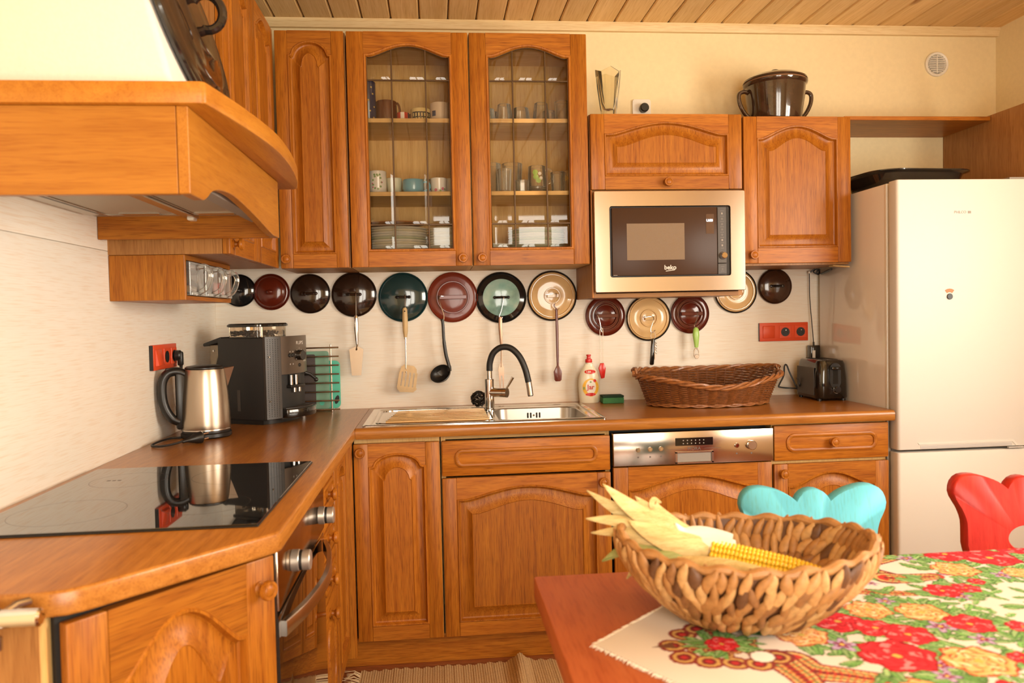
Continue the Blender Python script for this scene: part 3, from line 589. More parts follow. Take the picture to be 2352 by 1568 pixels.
# ------------------------------------------------------------------ coffee machine (local: x along its front, y to its back)
th = math.radians(28); t = thing('coffee_machine', 'dark grey automatic coffee machine in the worktop corner', 'coffee machine', (.288, -.452, .9003), local=True, rz=PI/2-th)
CW, CD, CH = .235, .215, .318
bulge = lambda x: -.030*(1-((x-CW/2)/(CW/2))**2)
fx = [CW*k/12 for k in range(13)]
part('body', t, 'black_matte', prism([(0, .006)]+[(x, bulge(x)+.016) for x in fx[1:-1]]+[(CW, .006), (CW, CD), (0, CD)], 'z', .016, CH-.004, .005, 2, 50), sharp=40)
part('foot', t, 'black', prism([(.008, .02)]+[(x, bulge(x)+.03) for x in fx[1:-1]]+[(CW-.008, .02), (CW-.008, CD-.01), (.008, CD-.01)], 'z', 0, .016))
fr = [(x, bulge(x)) for x in fx]
def shell(x0, x1, z0, z1, off=0.0, th_=.006):
    xs = [x0+(x1-x0)*k/10 for k in range(11)]; a = [(x, bulge(x)-off) for x in xs]; b = [(x, bulge(x)-off+th_) for x in xs[::-1]]; return prism(a+b, 'z', z0, z1)
fp = part('front_strip', t, 'machine_front', shell(0, .058, .020, CH, .004, .010))
part('perforations', fp, 'gap', *[lathe([(1e-5, -.0003), (.0016, -.0003)], (.008+.0095*i, bulge(.008+.0095*i)-.0041, .030+.0066*j), 'y', 6) for i in range(5) for j in range(43)], kind='stuff')
part('screw', fp, 'chrome', cyl((.012, bulge(.012)-.004, .245), .003, -.003, 'y', 10)); part('screw', fp, 'chrome', cyl((.012, bulge(.012)-.004, .085), .003, -.003, 'y', 10))
cp = part('control_panel', t, 'brushed_dark', shell(.0585, CW, .178, CH, .004, .012)); part('lower_frame', t, 'machine_front', shell(.0585, CW, .016, .030, .002, .010))
bz = lambda x, z, o=.004: (x, bulge(x)-o, z)
part('dial', cp, 'black_gloss', cyl(bz(.158, .245), .019, -.018, 'y', 32, .002)); 
for x, z, r in ((.100, .247, .0075), (.116, .247, .0075), (.196, .247, .007), (.210, .247, .007), (.158, .208, .0065)): part('button', cp, 'black', cyl(bz(x, z), r, -.003, 'y', 20, .001))
for a in range(7): part('dial_mark', cp, 'mark', box(*[q for c, w_ in zip(bz(.158+.026*math.cos(a*.7-.5), .245+.026*math.sin(a*.7-.5), .0046), (.0011, .0004, .0011)) for q in (c-w_, c+w_)]))
for x, z in ((.100, .260), (.116, .260), (.100, .214), (.116, .214), (.196, .222), (.210, .222)): part('panel_symbol', cp, 'mark', lathe([(.0014, 0), (.0026, 0)], bz(x, z, .0045), 'y', 10))
part('brand_lettering', cp, 'mark', mv(text('KRUPS', .018), .152, bulge(.152)-.0052, .291))
part('recess', t, 'darkgrey', box(.060, CW-.006, .030, .040, .045, .178), box(.058, .064, -.02, .036, .045, .178)); part('splash_plate', t, 'brushed_dark', box(.066, CW-.014, .024, .031, .050, .160))
sp = part('coffee_spout', t, 'black', box(.100, .185, -.035, .030, .125, .137, .004), box(.110, .175, -.02, .035, .137, .178, .004))
for x in (.112, .140): part('spout_tube', sp, 'chrome', cyl((x, -.026, .137), .006, .036, 'z', 16)); part('spout_nozzle', sp, 'chrome', cyl((x+.018, -.026, .108), .006, .018, 'z', 16, .001))
part('drip_tray', t, 'black_gloss', prism([(.058, .03)]+[(.058+.177*k/10, -.046-.032*math.sin(PI*k/10)) for k in range(11)]+[(.235, .03)], 'z', .020, .052, .004, 2, 50)); part('drip_grid', t, 'darkgrey', prism([(.066, .025)]+[(.066+.161*k/10, -.036-.024*math.sin(PI*k/10)) for k in range(11)]+[(.227, .025)], 'z', .0525, .0545))
part('steam_wand', t, 'black', tube([(.222, -.005, .175), (.236, -.018, .168), (.252, -.030, .150)], [.007, .0075, .006], 10), ball((.254, -.032, .145), .009, 10, 8))
hp = part('bean_hopper', t, 'smokeglass', loft([[(x, y, z) for x, y in rrect(.175, .15, .03, 5, .105, .115)] for z in (CH-.003, CH+.036)])); part('hopper_lid', t, 'black_gloss', loft([[(x, y, z) for x, y in rrect(w_, w_-.025, .03, 5, .105, .115)] for w_, z in ((.180, CH+.036), (.186, CH+.038), (.186, CH+.044), (.176, CH+.049))], True, True, True))
part('coffee_beans', hp, 'beans', *[ball((.105+.07*random.uniform(-1, 1)*.95, .115+.055*random.uniform(-1, 1), CH+.002+.018*random.random()), .0055, 6, 4, (1, .7, .7)) for k in range(150)], kind='stuff')
part('hopper_divider', hp, 'steel', cyl((.06, .06, CH-.002), .006, .038, 'z', 12))
wt = part('water_tank', t, 'smokeglass', box(.012, CW-.012, CD+.001, CD+.050, .05, CH-.028, .006)); part('tank_lid', t, 'black', bevel(([(.006, CD-.01, CH-.018), (CW-.006, CD-.01, CH-.018), (CW-.006, CD+.075, CH-.034), (.006, CD+.075, CH-.034), (.006, CD-.01, CH+.002), (CW-.006, CD-.01, CH+.002), (CW-.006, CD+.075, CH-.022), (.006, CD+.075, CH-.022)], [(0, 1, 2, 3), (4, 5, 6, 7), (0, 1, 5, 4), (1, 2, 6, 5), (2, 3, 7, 6), (3, 0, 4, 7)]), .004, 2)); part('tank_screw', wt, 'chrome', cyl((.011, CD+.03, CH-.05), .004, .004, 'x', 10))
part('level_window', t, 'darkgrey', box(-.0012, .002, .115, .128, .048, .125))
# ------------------------------------------------------------------ board rack with three boards
t = thing('board_rack', 'steel wire rack of horizontal rails beside the coffee machine', 'rack', (.44, -.08, .9003))
for k in range(8): part('rail', t, 'steel', cyl((.335, -.105, .912+.0357*k), .0034, .172, 'x', 10, .001))
for x in (.474, .36): part('upright', t, 'steel', cyl((x, -.098, .9003), .0034, .275, 'z', 10, .001))
part('base_rail', t, 'steel', cyl((.474, -.098, .9055), .0034, .085, 'y', 8)); part('base_rail', t, 'steel', cyl((.36, -.098, .9055), .0034, .085, 'y', 8)); part('rear_upright', t, 'steel', cyl((.474, -.015, .9003), .0034, .20, 'z', 8)); part('rear_upright', t, 'steel', cyl((.36, -.015, .9003), .0034, .20, 'z', 8))
def board(name, label, mat, x0, x1, y, z1, r, hole=None):
    b = thing(name, label, 'cutting board', ((x0+x1)/2, y, .9003), group='cutting boards in the wire rack')
    part('slab', b, mat, prism(rrect(x1-x0, z1-.9095, r, 5, (x0+x1)/2, (z1+.9095)/2), 'y', y-.004, y+.004, .001, 1, 50))
    if hole: part(hole[0], b, hole[1], hole[2])
board('cutting_board', 'dark brown plastic cutting board, frontmost in the wire rack', 'cutboard_dark', .33, .410, -.087, 1.135, .006)
board('cutting_board', 'sage green plastic cutting board in the middle of the wire rack', 'cutboard_sage', .34, .462, -.066, 1.147, .012, ('hole_ring', 'cutboard_teal', cyl((.430, -.0702, .935), .010, -.0005, 'y', 20)))
board('cutting_board', 'bright turquoise cutting board at the back of the wire rack', 'cutboard_teal', .36, .503, -.044, 1.106, .020, ('finger_hole', 'black', mv(prism([(p*.009+q*.004, q*.018) for p, q in [(math.cos(k*PI/8), math.sin(k*PI/8)) for k in range(16)]], 'y', -.0002, .0003), .488, -.0484, .945)))
# ------------------------------------------------------------------ sink and tap
t = thing('sink', 'stainless steel inset sink with ribbed drainer on the left', 'sink', (1.07, -.34, .9003))
X0, X1, Y0, Y1 = .640, 1.500, -.592, -.092; bx0, bx1, by0, by1 = 1.118, 1.452, -.540, -.190
R = lambda w_, h_, r, cx, cy, z, n=6: [(x, y, z) for x, y in rrect(w_, h_, r, n, cx, cy)]
cx_, cy_ = (X0+X1)/2, (Y0+Y1)/2
part('rim', t, 'sinksteel', loft([R(X1-X0, Y1-Y0, .012, cx_, cy_, .9003), R(X1-X0, Y1-Y0, .012, cx_, cy_, .904), R(X1-X0-.008, Y1-Y0-.008, .010, cx_, cy_, .9062), R(X1-X0-.05, Y1-Y0-.05, .02, cx_, cy_, .9060), R(X1-X0-.062, Y1-Y0-.062, .02, cx_, cy_, .9025)]))
# deck plate with the bowl cut out
dk = [((X0+.031, Y0+.031), (bx0, Y1-.031)), ((bx1, Y0+.031), (X1-.031, Y1-.031)), ((bx0, Y0+.031), (bx1, by0)), ((bx0, by1), (bx1, Y1-.031))]
part('deck', t, 'sinksteel', *[([(a[0], a[1], .9026), (b[0], a[1], .9026), (b[0], b[1], .9026), (a[0], b[1], .9026)], [(0, 1, 2, 3)]) for a, b in dk])
bc = ((bx0+bx1)/2, (by0+by1)/2); bw, bh = bx1-bx0, by1-by0
def corner_fill(z):
    lo = rrect(bw, bh, .06, 6, *bc); out = []
    for (cx, cy), k in (((bx1, by1), 0), ((bx0, by1), 1), ((bx0, by0), 2), ((bx1, by0), 3)):
        seg = lo[k*7:k*7+7]; out.append(([(cx, cy, z)]+[(x, y, z) for x, y in seg], [(0, i+1, i+2) for i in range(6)]))
    return out
bo = part('bowl', t, 'shaded_bowlsteel', loft([R(bw, bh, .06, *bc, .9026), R(bw-.006, bh-.006, .06, *bc, .899), R(bw-.02, bh-.02, .055, *bc, .80), R(bw-.05, bh-.05, .045, *bc, .762), R(bw-.10, bh-.10, .03, *bc, .755)], True, False, True), *corner_fill(.9026))
for i, x in enumerate((1.262, 1.274, 1.298, 1.310)): part('overflow_slot', bo, 'gap', mv(prism(rrect(.006, .022, .0029, 4), 'y', 0, .0015), x, by1-.0085, .872))
part('overflow_screw', bo, 'chrome', cyl((1.286, by1-.006, .872), .004, -.003, 'y', 12)); part('strainer', bo, 'chrome', cyl((bc[0], bc[1], .7552), .04, .003, 'z', 32, .001))
dr = part('drainer_ridge', t, 'sinksteel', tube([(.715, -.50, .9032), (1.085, -.50, .9032)], .0055, 8))
for k in range(1, 8): part('drainer_ridge', t, 'sinksteel', tube([(.715+.004*k, -.50+.042*k, .9026), (1.085, -.50+.042*k, .9032)], .0055, 8))
part('drainer_border', t, 'sinksteel', tube([(x, y, .9026) for x, y in rrect(.42, .395, .05, 6, .892, -.352)], .004, 6, True))
part('sticker', t, 'label_white', box(1.476, 1.494, -.40, -.20, .9063, .9066)); part('sticker_print', t, 'print_red', box(1.479, 1.491, -.29, -.24, .9066, .9068)); part('sticker_print', t, 'label_yellow', box(1.479, 1.491, -.36, -.32, .9066, .9068))
t = thing('mixer_tap', 'chrome mixer tap with arched black hose spout on the sink', 'tap', (1.108, -.222, .9027))
TX, TY = 1.108, -.215
part('body', t, 'chrome', cyl((TX, TY, .9027), .024, .006, 'z', 32, .002), cyl((TX, TY, .908), .0195, .118, 'z', 32, .002))
part('riser', t, 'chrome', cyl((TX+.002, TY, 1.026), .0105, .036, 'z', 24)); 
ar = bez([(TX+.002, TY, 1.058), (TX+.004, TY-.002, 1.09), (TX+.018, TY-.008, 1.128), (TX+.048, TY-.016, 1.150), (TX+.085, TY-.026, 1.147), (TX+.118, TY-.036, 1.115), (TX+.140, TY-.044, 1.065), (TX+.152, TY-.048, 1.012)], 7)
part('hose_spout', t, 'rubber', tube(ar, .0125, 14)); part('nozzle', t, 'brushed_z', tube([ar[-1], ar[-1]+Vector((.0035, -.001, -.025)), ar[-1]+Vector((.0065, -.002, -.052))], .0118, 16)); part('aerator', t, 'black', tube([ar[-1]+Vector((.0065, -.002, -.052)), ar[-1]+Vector((.0068, -.002, -.055))], .0105, 16))
cv = Vector((.86, -.5, 0)).normalized()
p0 = Vector((TX, TY, .972)); part('cartridge', t, 'chrome', tube([p0, p0+cv*.062], .0185, 24), tube([p0+cv*.063, p0+cv*.078], .0192, 24))
p1 = p0+cv*.070+Vector((0, 0, .012)); part('lever', t, 'chrome', tube([p1, p1+Vector((.012, -.006, .018)), p1+Vector((.030, -.015, .05))], [.004, .0055, .0065], 12))
t = solo('scouring_pad', 'dark steel-wool scouring pad behind the mixer tap', 'scourer', 'steelwool', *[tube([(1.068+.028*math.cos(a)*math.cos(b)+random.uniform(-.006, .006), -.135+.022*math.sin(a)*math.cos(b), .938+.030*math.sin(b)+random.uniform(-.004, .004)) for a, b in [(a0+k*.35, b0+k*.22) for k in range(6)]], .0012, 4) for a0, b0 in [(random.uniform(0, 6.3), random.uniform(-1.5, 1.5)) for _ in range(170)]], kind='stuff')
# ------------------------------------------------------------------ pot lids on the wall
def wall_lid(label, x, z, r, mat, rimmat=None, style='strap', hmat=None, hw=.05, rings=(), cen=None, dome=.026, dx=0):
    t = thing('pot_lid', label, 'lid', (x, -.0005, z-r), local=True, group='enamel pot lids hung on the wall')
    c = (0, 0, r); N_ = 48
    pr = [(r*.93, -.003), (r*.985, -.002), (r, -.006), (r*.995, -.010), (r*.955, -.012), (r*.925, -.009)]
    q = [(.90, .35), (.80, .52), (.66, .72), (.5, .86), (.34, .95), (.2, .99), (.1, 1.0), (1e-4, 1.0)]
    for a, b in q:
        d = 0
        for rr in rings:
            if abs(a-rr) < .07: d = -.0035
        pr.append((a*r, -.006-dome*b-d))
    for rr in rings: pr += []
    pr = sorted(pr[6:], key=lambda p: -p[0]); pr = [(r*.925, -.009)]+pr
    part('disc', t, mat, lathe(pr, c, 'y', N_))
    for rr in rings: part('pressed_ring', t, mat, tube([(rr*r*math.cos(a*PI/24), -.0065-dome*np.interp(rr, [0, .1, .34, .5, .66, .8, .9, 1], [1, 1, .95, .86, .72, .52, .35, 0]), r+rr*r*math.sin(a*PI/24)) for a in range(48)], .0032, 6, True))
    part('rim', t, rimmat or mat, lathe([(r*.93, -.001), (r*.985, -.001), (r, -.005), (r*.997, -.010), (r*.965, -.0125), (r*.925, -.009)], c, 'y', N_))
    if cen: part('centre', t, cen, lathe([(r*.72, -.0066-dome*.66), (r*.5, -.0072-dome*.86), (r*.3, -.0072-dome*.965), (1e-4, -.0075-dome)], c, 'y', N_))
    y = -.006-dome; h = hmat or mat
    if style == 'strap': part('handle', t, h, tube([(-hw/2+dx, y+.004, r), (-hw/2+.006+dx, y-.010, r), (-hw/4+dx, y-.016, r), (hw/4+dx, y-.016, r), (hw/2-.006+dx, y-.010, r), (hw/2+dx, y+.004, r)], .0055, 8), *[ball((s*hw/2+dx, y, r), .007, 10, 6, (1.2, .7, 1)) for s in (-1, 1)])
    elif style == 'bar': part('handle', t, h, box(-hw/2, hw/2, y-.022, y-.018, r-.008, r+.008, .0015, 1), box(-hw/2, -hw/2+.004, y-.020, y+.012, r-.008, r+.008), box(hw/2-.004, hw/2, y-.020, y+.012, r-.008, r+.008))
    else: part('handle', t, h, ball((0, y-.008, r), .011, 14, 8, (1.3, .9, .8)))
    return t
wall_lid('small black lid at the far left of the row, beside the spice rack', .101, 1.402, .067, 'enamel_black', style='knob')
wall_lid('dark red lid with knob, second from the left of the row', .229, 1.394, .075, 'enamel_dkred', style='knob', rings=(.8,))
wall_lid('plain dark brown lid, third from the left, with nothing hanging from it', .387, 1.384, .082, 'enamel_brown')
wall_lid('dark brown lid with the cake server hanging from it', .566, 1.377, .0935, 'enamel_brown')
wall_lid('dark teal green lid with the slotted turner hanging from it', .768, 1.362, .1035, 'enamel_teal', hmat='enamel_black')
wall_lid('brick red lid with wide strap handle and the ladle hanging from it', .975, 1.358, .106, 'enamel_brick', style='bar', hw=.115, rings=(.62,), dome=.012)
wall_lid('black-rimmed turquoise lid behind the tap, meat fork hanging from it', 1.1795, 1.353, .1085, 'enamel_black', cen='enamel_turq', hmat='enamel_black', hw=.056)
wall_lid('large cream lid right of the turquoise one, brown spatula hanging from it', 1.398, 1.356, .1075, 'enamel_cream', 'enamel_black', style='bar', hw=.05, rings=(.84, .30), dome=.012, cen=None)
wall_lid('dark red lid under the microwave with the red brush hanging from it', 1.628, 1.266, .0865, 'enamel_dkred', style='bar', hw=.095, rings=(.72, .55), dome=.012)
wall_lid('cream lid under the microwave with the corkscrew hanging from it', 1.817, 1.252, .099, 'enamel_cream', 'enamel_black', style='bar', hw=.045, rings=(.84, .36), dome=.012)
wall_lid('dark red lid under the microwave with the green opener hanging from it', 2.002, 1.267, .086, 'enamel_dkred', style='bar', hw=.095, rings=(.72, .55), dome=.012)
wall_lid('cream lid half hidden behind the right edge of the microwave', 2.208, 1.361, .0965, 'enamel_cream', 'enamel_black', style='bar', hw=.045, rings=(.84, .36), dome=.012)
wall_lid('small black lid at the far right of the row, above the red switch', 2.386, 1.379, .0775, 'enamel_umber', hmat='enamel_black')
# ------------------------------------------------------------------ hooks and utensils
def hook(label, pts): solo('wire_hook', label, 'hook', 'steel', tube(bez(pts, 6), .0018, 6), group='wire hooks on the lids')
HY = -.060
hook('short steel wire hook carrying the cake server', [(.574, -.046, 1.382), (.576, -.055, 1.386), (.578, HY, 1.37), (.577, HY, 1.31), (.576, HY, 1.285), (.574, -.055, 1.280), (.572, -.052, 1.287)])
hook('short steel wire hook carrying the slotted turner', [(.776, -.046, 1.367), (.777, -.055, 1.371), (.778, HY, 1.36), (.777, HY, 1.325), (.776, HY, 1.302), (.774, -.056, 1.299), (.772, -.052, 1.305)])
hook('bent steel wire hook carrying the black ladle', [(.935, -.040, 1.362), (.922, -.047, 1.362), (.918, -.054, 1.348), (.928, HY, 1.31), (.936, HY, 1.285), (.934, HY, 1.262), (.926, HY, 1.256), (.920, -.058, 1.264)])
hook('bent steel wire hook carrying the meat fork', [(1.176, -.046, 1.358), (1.184, -.056, 1.356), (1.186, HY, 1.345), (1.176, HY, 1.30), (1.166, HY, 1.272), (1.172, HY, 1.260), (1.180, -.058, 1.270)])
hook('bent steel wire hook carrying the brown spatula', [(1.365, -.046, 1.360), (1.404, -.050, 1.364), (1.410, HY, 1.355), (1.400, HY, 1.315), (1.398, HY, 1.300), (1.408, HY, 1.290), (1.420, -.058, 1.302)])
hook('bent steel wire hook carrying the red brush', [(1.584, -.040, 1.272), (1.586, -.054, 1.270), (1.594, HY, 1.235), (1.598, HY, 1.205), (1.603, HY, 1.198), (1.606, -.058, 1.215)])
hook('bent steel wire hook carrying the corkscrew', [(1.790, -.045, 1.256), (1.822, -.05, 1.258), (1.826, HY, 1.245), (1.812, HY, 1.205), (1.818, HY, 1.190), (1.832, -.058, 1.200)])
hook('bent steel wire hook carrying the green opener', [(2.018, -.046, 1.274), (2.020, -.056, 1.272), (2.014, HY, 1.24), (2.004, HY, 1.215), (2.012, HY, 1.200), (2.022, -.058, 1.215)])
t = thing('cake_server', 'steel cake server hanging left on the wall', 'cake server', (.574, -.055, 1.043))
part('handle', t, 'chrome', tube([(.575, -.056, 1.290), (.575, -.056, 1.28), (.575, -.056, 1.24), (.576, -.055, 1.19), (.577, -.055, 1.165)], [.006, .009, .0095, .007, .004], 12, flat=.7, up=(0, 1, 0)))
part('neck', t, 'steel', tube([(.577, -.055, 1.170), (.576, -.062, 1.155), (.573, -.056, 1.148)], .0035, 8)); part('blade', t, 'brushed_z', prism([(.572, 1.162), (.544, 1.150), (.552, 1.043), (.590, 1.043), (.602, 1.150), (.580, 1.162)], 'y', -.056, -.0545))
t = thing('slotted_turner', 'pale slotted turner with wooden handle hanging on the wall', 'turner', (.776, -.055, .963))
part('handle', t, 'wood_spat', tube([(.775, -.056, 1.318), (.775, -.056, 1.31), (.775, -.056, 1.27), (.775, -.056, 1.22), (.775, -.056, 1.195)], [.006, .010, .0115, .0105, .007], 12)); part('hole', t, 'gap', cyl((.775, -.0685, 1.303), .003, .003, 'y', 10))
part('ferrule', t, 'steel', cyl((.775, -.056, 1.187), .006, .009, 'z', 12)); part('shaft', t, 'steel', tube([(.775, -.056, 1.19), (.774, -.056, 1.10), (.773, -.056, 1.066)], .0035, 8))
M_ = Matrix.Translation((.779, -.057, 1.020)) @ Matrix.Rotation(math.radians(9), 4, 'Y')
b_ = [(-.032, .050), (-.022, .060), (.020, .058), (.032, .046), (.041, -.02), (.042, -.038), (.030, -.050), (-.024, -.055), (-.036, -.045), (-.040, -.02)]
xs = [-.024, -.008, .008, .024]
strips = [prism([(-.032, .050), (-.022, .060), (.020, .058), (.032, .046), (.034, .030), (-.035, .030)], 'y', -.001, .001), prism([(-.0405, -.030), (.0418, -.030), (.042, -.038), (.030, -.050), (-.024, -.055), (-.036, -.045)], 'y', -.001, .001)]
cuts = [-.0375]+[q for x in xs for q in (x-.0032, x+.0032)]+[.038]
for a, b in zip(cuts[0::2], cuts[1::2]): strips.append(prism([(a, .030), (b, .030), (b+.001, -.030), (a-.001, -.030)], 'y', -.001, .001))
part('blade', t, 'horn', *[xf(s, M_) for s in strips]); part('rivet', t, 'steel', ball((.774, -.0590, 1.052), .003, 8, 6)); part('rivet', t, 'steel', ball((.774, -.0590, 1.066), .003, 8, 6))
t = thing('ladle', 'black plastic ladle hanging on the wall', 'ladle', (.92, -.06, 1.0))
part('handle', t, 'black', tube(bez([(.928, HY, 1.268), (.931, HY, 1.24), (.933, HY, 1.18), (.940, HY, 1.12), (.951, HY, 1.075), (.953, HY, 1.05)], 6), [.005]+[.0065]*12+[.0075]*12+[.009]*6, 10, flat=.7, up=(0, 1, 0)))
lb = xf(lathe([(1e-4, -.034), (.018, -.031), (.030, -.020), (.036, -.004), (.037, .004), (.035, .005), (.031, -.003), (.022, -.016), (1e-4, -.024)], n=32, sx=1.22), Matrix.Translation((.916, -.066, 1.040)) @ Matrix.Rotation(math.radians(-32), 4, 'Y') @ Matrix.Rotation(math.radians(62), 4, 'X'))
part('bowl', t, 'black', lb)
t = thing('meat_fork', 'two-pronged steel meat fork hanging behind the tap', 'fork', (1.17, -.055, .968))
part('handle', t, 'copper', tube([(1.170, HY, 1.272), (1.170, HY, 1.262), (1.1705, HY, 1.22), (1.172, HY, 1.17), (1.173, HY, 1.13)], [.005, .0085, .009, .007, .0035], 10, flat=.5, up=(0, 1, 0))); part('shaft', t, 'copper', tube([(1.173, HY, 1.135), (1.171, HY, 1.09), (1.170, HY, 1.06)], .003, 8)); part('fork_head', t, 'copper', prism([(1.168, 1.085), (1.172, 1.085), (1.182, 1.055), (1.181, 1.03), (1.178, .968), (1.175, .968), (1.1735, 1.025), (1.1665, 1.025), (1.165, .968), (1.162, .968), (1.159, 1.03), (1.158, 1.055)], 'y', HY-.001, HY+.001))
t = thing('spatula', 'slim dark brown spatula hanging right of the tap', 'spatula', (1.408, -.06, .994))
part('handle', t, 'spatbrown', tube([(1.408, HY, 1.302), (1.408, HY, 1.29), (1.409, HY, 1.20), (1.409, HY, 1.10), (1.409, HY, 1.058)], [.004, .0055, .006, .0055, .0045], 10), tube([(1.408, HY, 1.30), (1.398, HY, 1.312), (1.4, HY, 1.322)], .0025, 6)); part('blade', t, 'spatbrown', prism([(1.405, 1.062), (1.413, 1.062), (1.4265, 1.035), (1.424, 1.0), (1.418, .994), (1.399, .994), (1.394, 1.0), (1.391, 1.035)], 'y', HY-.004, HY+.004, .002, 2, 50))
t = thing('basting_brush', 'red silicone brush on a wire handle above the soap bottle', 'brush', (1.598, -.06, 1.0))
part('wire_handle', t, 'steel', tube(bez([(1.592, HY, 1.064), (1.592, HY, 1.19), (1.593, HY, 1.208), (1.599, HY, 1.216), (1.604, HY, 1.208), (1.605, HY, 1.19), (1.604, HY, 1.064)], 4), .0014, 6)); part('brush_head', t, 'red_gloss', prism([(1.591, 1.066), (1.606, 1.066), (1.614, 1.045), (1.608, 1.003), (1.594, 1.0), (1.583, 1.045)], 'y', HY-.006, HY+.006, .002, 2, 50))
t = thing('corkscrew', 'black waiter corkscrew hanging under the microwave', 'corkscrew', (1.818, -.06, 1.051))
part('handle', t, 'black_gloss', tube([(1.822, HY, 1.165), (1.822, HY, 1.16), (1.818, HY, 1.10), (1.814, HY, 1.056), (1.814, HY, 1.052)], [.006, .0085, .0095, .0095, .006], 10, flat=.7, up=(0, 1, 0))); part('ring', t, 'steel', tube([(1.822+.010*math.cos(a*PI/8), HY, 1.178+.016*math.sin(a*PI/8)) for a in range(16)], .0018, 6, True)); part('screw', t, 'steel', tube([(1.833+.0035*math.cos(k*.9), HY+.0035*math.sin(k*.9), 1.155-.0016*k) for k in range(36)], .0012, 5)); part('lever', t, 'steel', box(1.826, 1.829, HY-.003, HY+.003, 1.075, 1.15))
t = thing('bottle_opener', 'opener with lime green handle hanging under the microwave', 'opener', (2.011, -.06, 1.074))
part('handle', t, 'lime', tube([(2.010, HY, 1.208), (2.010, HY, 1.20), (2.010, HY, 1.175), (2.011, HY, 1.14), (2.011, HY, 1.122)], [.005, .012, .015, .0105, .008], 14, flat=.7, up=(0, 1, 0))); part('ring', t, 'steel', tube([(2.011+.011*math.cos(a*PI/10), HY, 1.098+.020*math.sin(a*PI/10)) for a in range(20)], .0028, 6, True)); part('stem', t, 'steel', cyl((2.011, HY, 1.114), .0035, .012, 'z', 8)); part('claw', t, 'steel', cyl((2.011, HY-.004, 1.083), .010, .006, 'y', 16, .001))
# ------------------------------------------------------------------ sockets
t = thing('socket_panel', 'red triple frame with switch and two sockets on the back wall', 'socket', (2.425, -.005, 1.138))
part('frame', t, 'red_plastic', box(2.314, 2.536, -.010, -.0003, 1.138, 1.219, .002)); part('side_edge', t, 'black', box(2.3125, 2.3138, -.009, -.0003, 1.139, 1.218))
part('switch', t, 'red_plastic', bevel(([(2.327, -.0105, 1.151), (2.383, -.0105, 1.151), (2.383, -.0105, 1.206), (2.327, -.0105, 1.206), (2.329, -.013, 1.153), (2.381, -.013, 1.153), (2.381, -.0165, 1.204), (2.329, -.0165, 1.204)], [(0, 1, 2, 3), (4, 5, 6, 7), (0, 1, 5, 4), (1, 2, 6, 5), (2, 3, 7, 6), (3, 0, 4, 7)]), .001, 1))
for x in (2.430, 2.500):
    s = part('socket', t, 'red_plastic', box(x-.027, x+.027, -.013, -.0102, 1.151, 1.206, .001, 1)); part('socket_cup', s, 'black', cyl((x, -.0132, 1.178), .0195, -.0008, 'y', 28)); part('earth_pin', s, 'steel', cyl((x, -.014, 1.186), .0024, -.006, 'y', 8)); part('contact_hole', s, 'gap', cyl((x-.009, -.0141, 1.175), .0025, -.0003, 'y', 8), ); part('contact_hole', s, 'gap', cyl((x+.009, -.0141, 1.175), .0025, -.0003, 'y', 8))
t = thing('socket_panel', 'red triple frame with switch and two sockets on the left wall', 'socket', (.005, -.645, 1.125))
part('frame', t, 'red_plastic', box(.0003, .012, -.757, -.535, 1.125, 1.206, .002)); part('side_edge', t, 'black', box(.0003, .011, -.7615, -.7575, 1.126, 1.205))
part('switch', t, 'red_plastic', bevel(([(.0125, -.743, 1.138), (.0125, -.687, 1.138), (.0125, -.687, 1.193), (.0125, -.743, 1.193), (.024, -.741, 1.140), (.024, -.689, 1.140), (.0150, -.689, 1.191), (.0150, -.741, 1.191)], [(0, 1, 2, 3), (4, 5, 6, 7), (0, 1, 5, 4), (1, 2, 6, 5), (2, 3, 7, 6), (3, 0, 4, 7)]), .001, 1))
for y in (-.640, -.570):
    s = part('socket', t, 'red_plastic', box(.0122, .015, y-.027, y+.027, 1.138, 1.193, .001, 1)); part('socket_cup', s, 'black', cyl((.0152, y, 1.165), .0195, .0008, 'x', 28))
t = thing('plug', 'black plug pushed into the red socket on the left wall', 'plug', (.03, -.570, 1.14))
part('body', t, 'black', cyl((.0165, -.570, 1.165), .018, .022, 'x', 24, .004), box(.026, .044, -.579, -.561, 1.130, 1.178, .005)); part('strain_relief', t, 'black', tube([(.036, -.570, 1.132), (.036, -.570, 1.112)], [.006, .004], 10)); part('cable', t, 'rubber', tube(bez([(.036, -.570, 1.115), (.032, -.565, 1.07), (.022, -.545, 1.00), (.02, -.50, .93), (.03, -.44, .905), (.05, -.36, .904)], 6), .0032, 6))
t = thing('wall_socket', 'white wall socket with black plug above the microwave cabinet', 'socket', (1.805, 0, 2.11))
part('plate', t, 'white_plastic', prism(rrect(.080, .082, .010, 5, 1.804, 2.150), 'y', -.002, .0078, .002, 2, 50)); part('plug', t, 'black', cyl((1.810, -.0022, 2.150), .019, -.030, 'y', 24, .004))
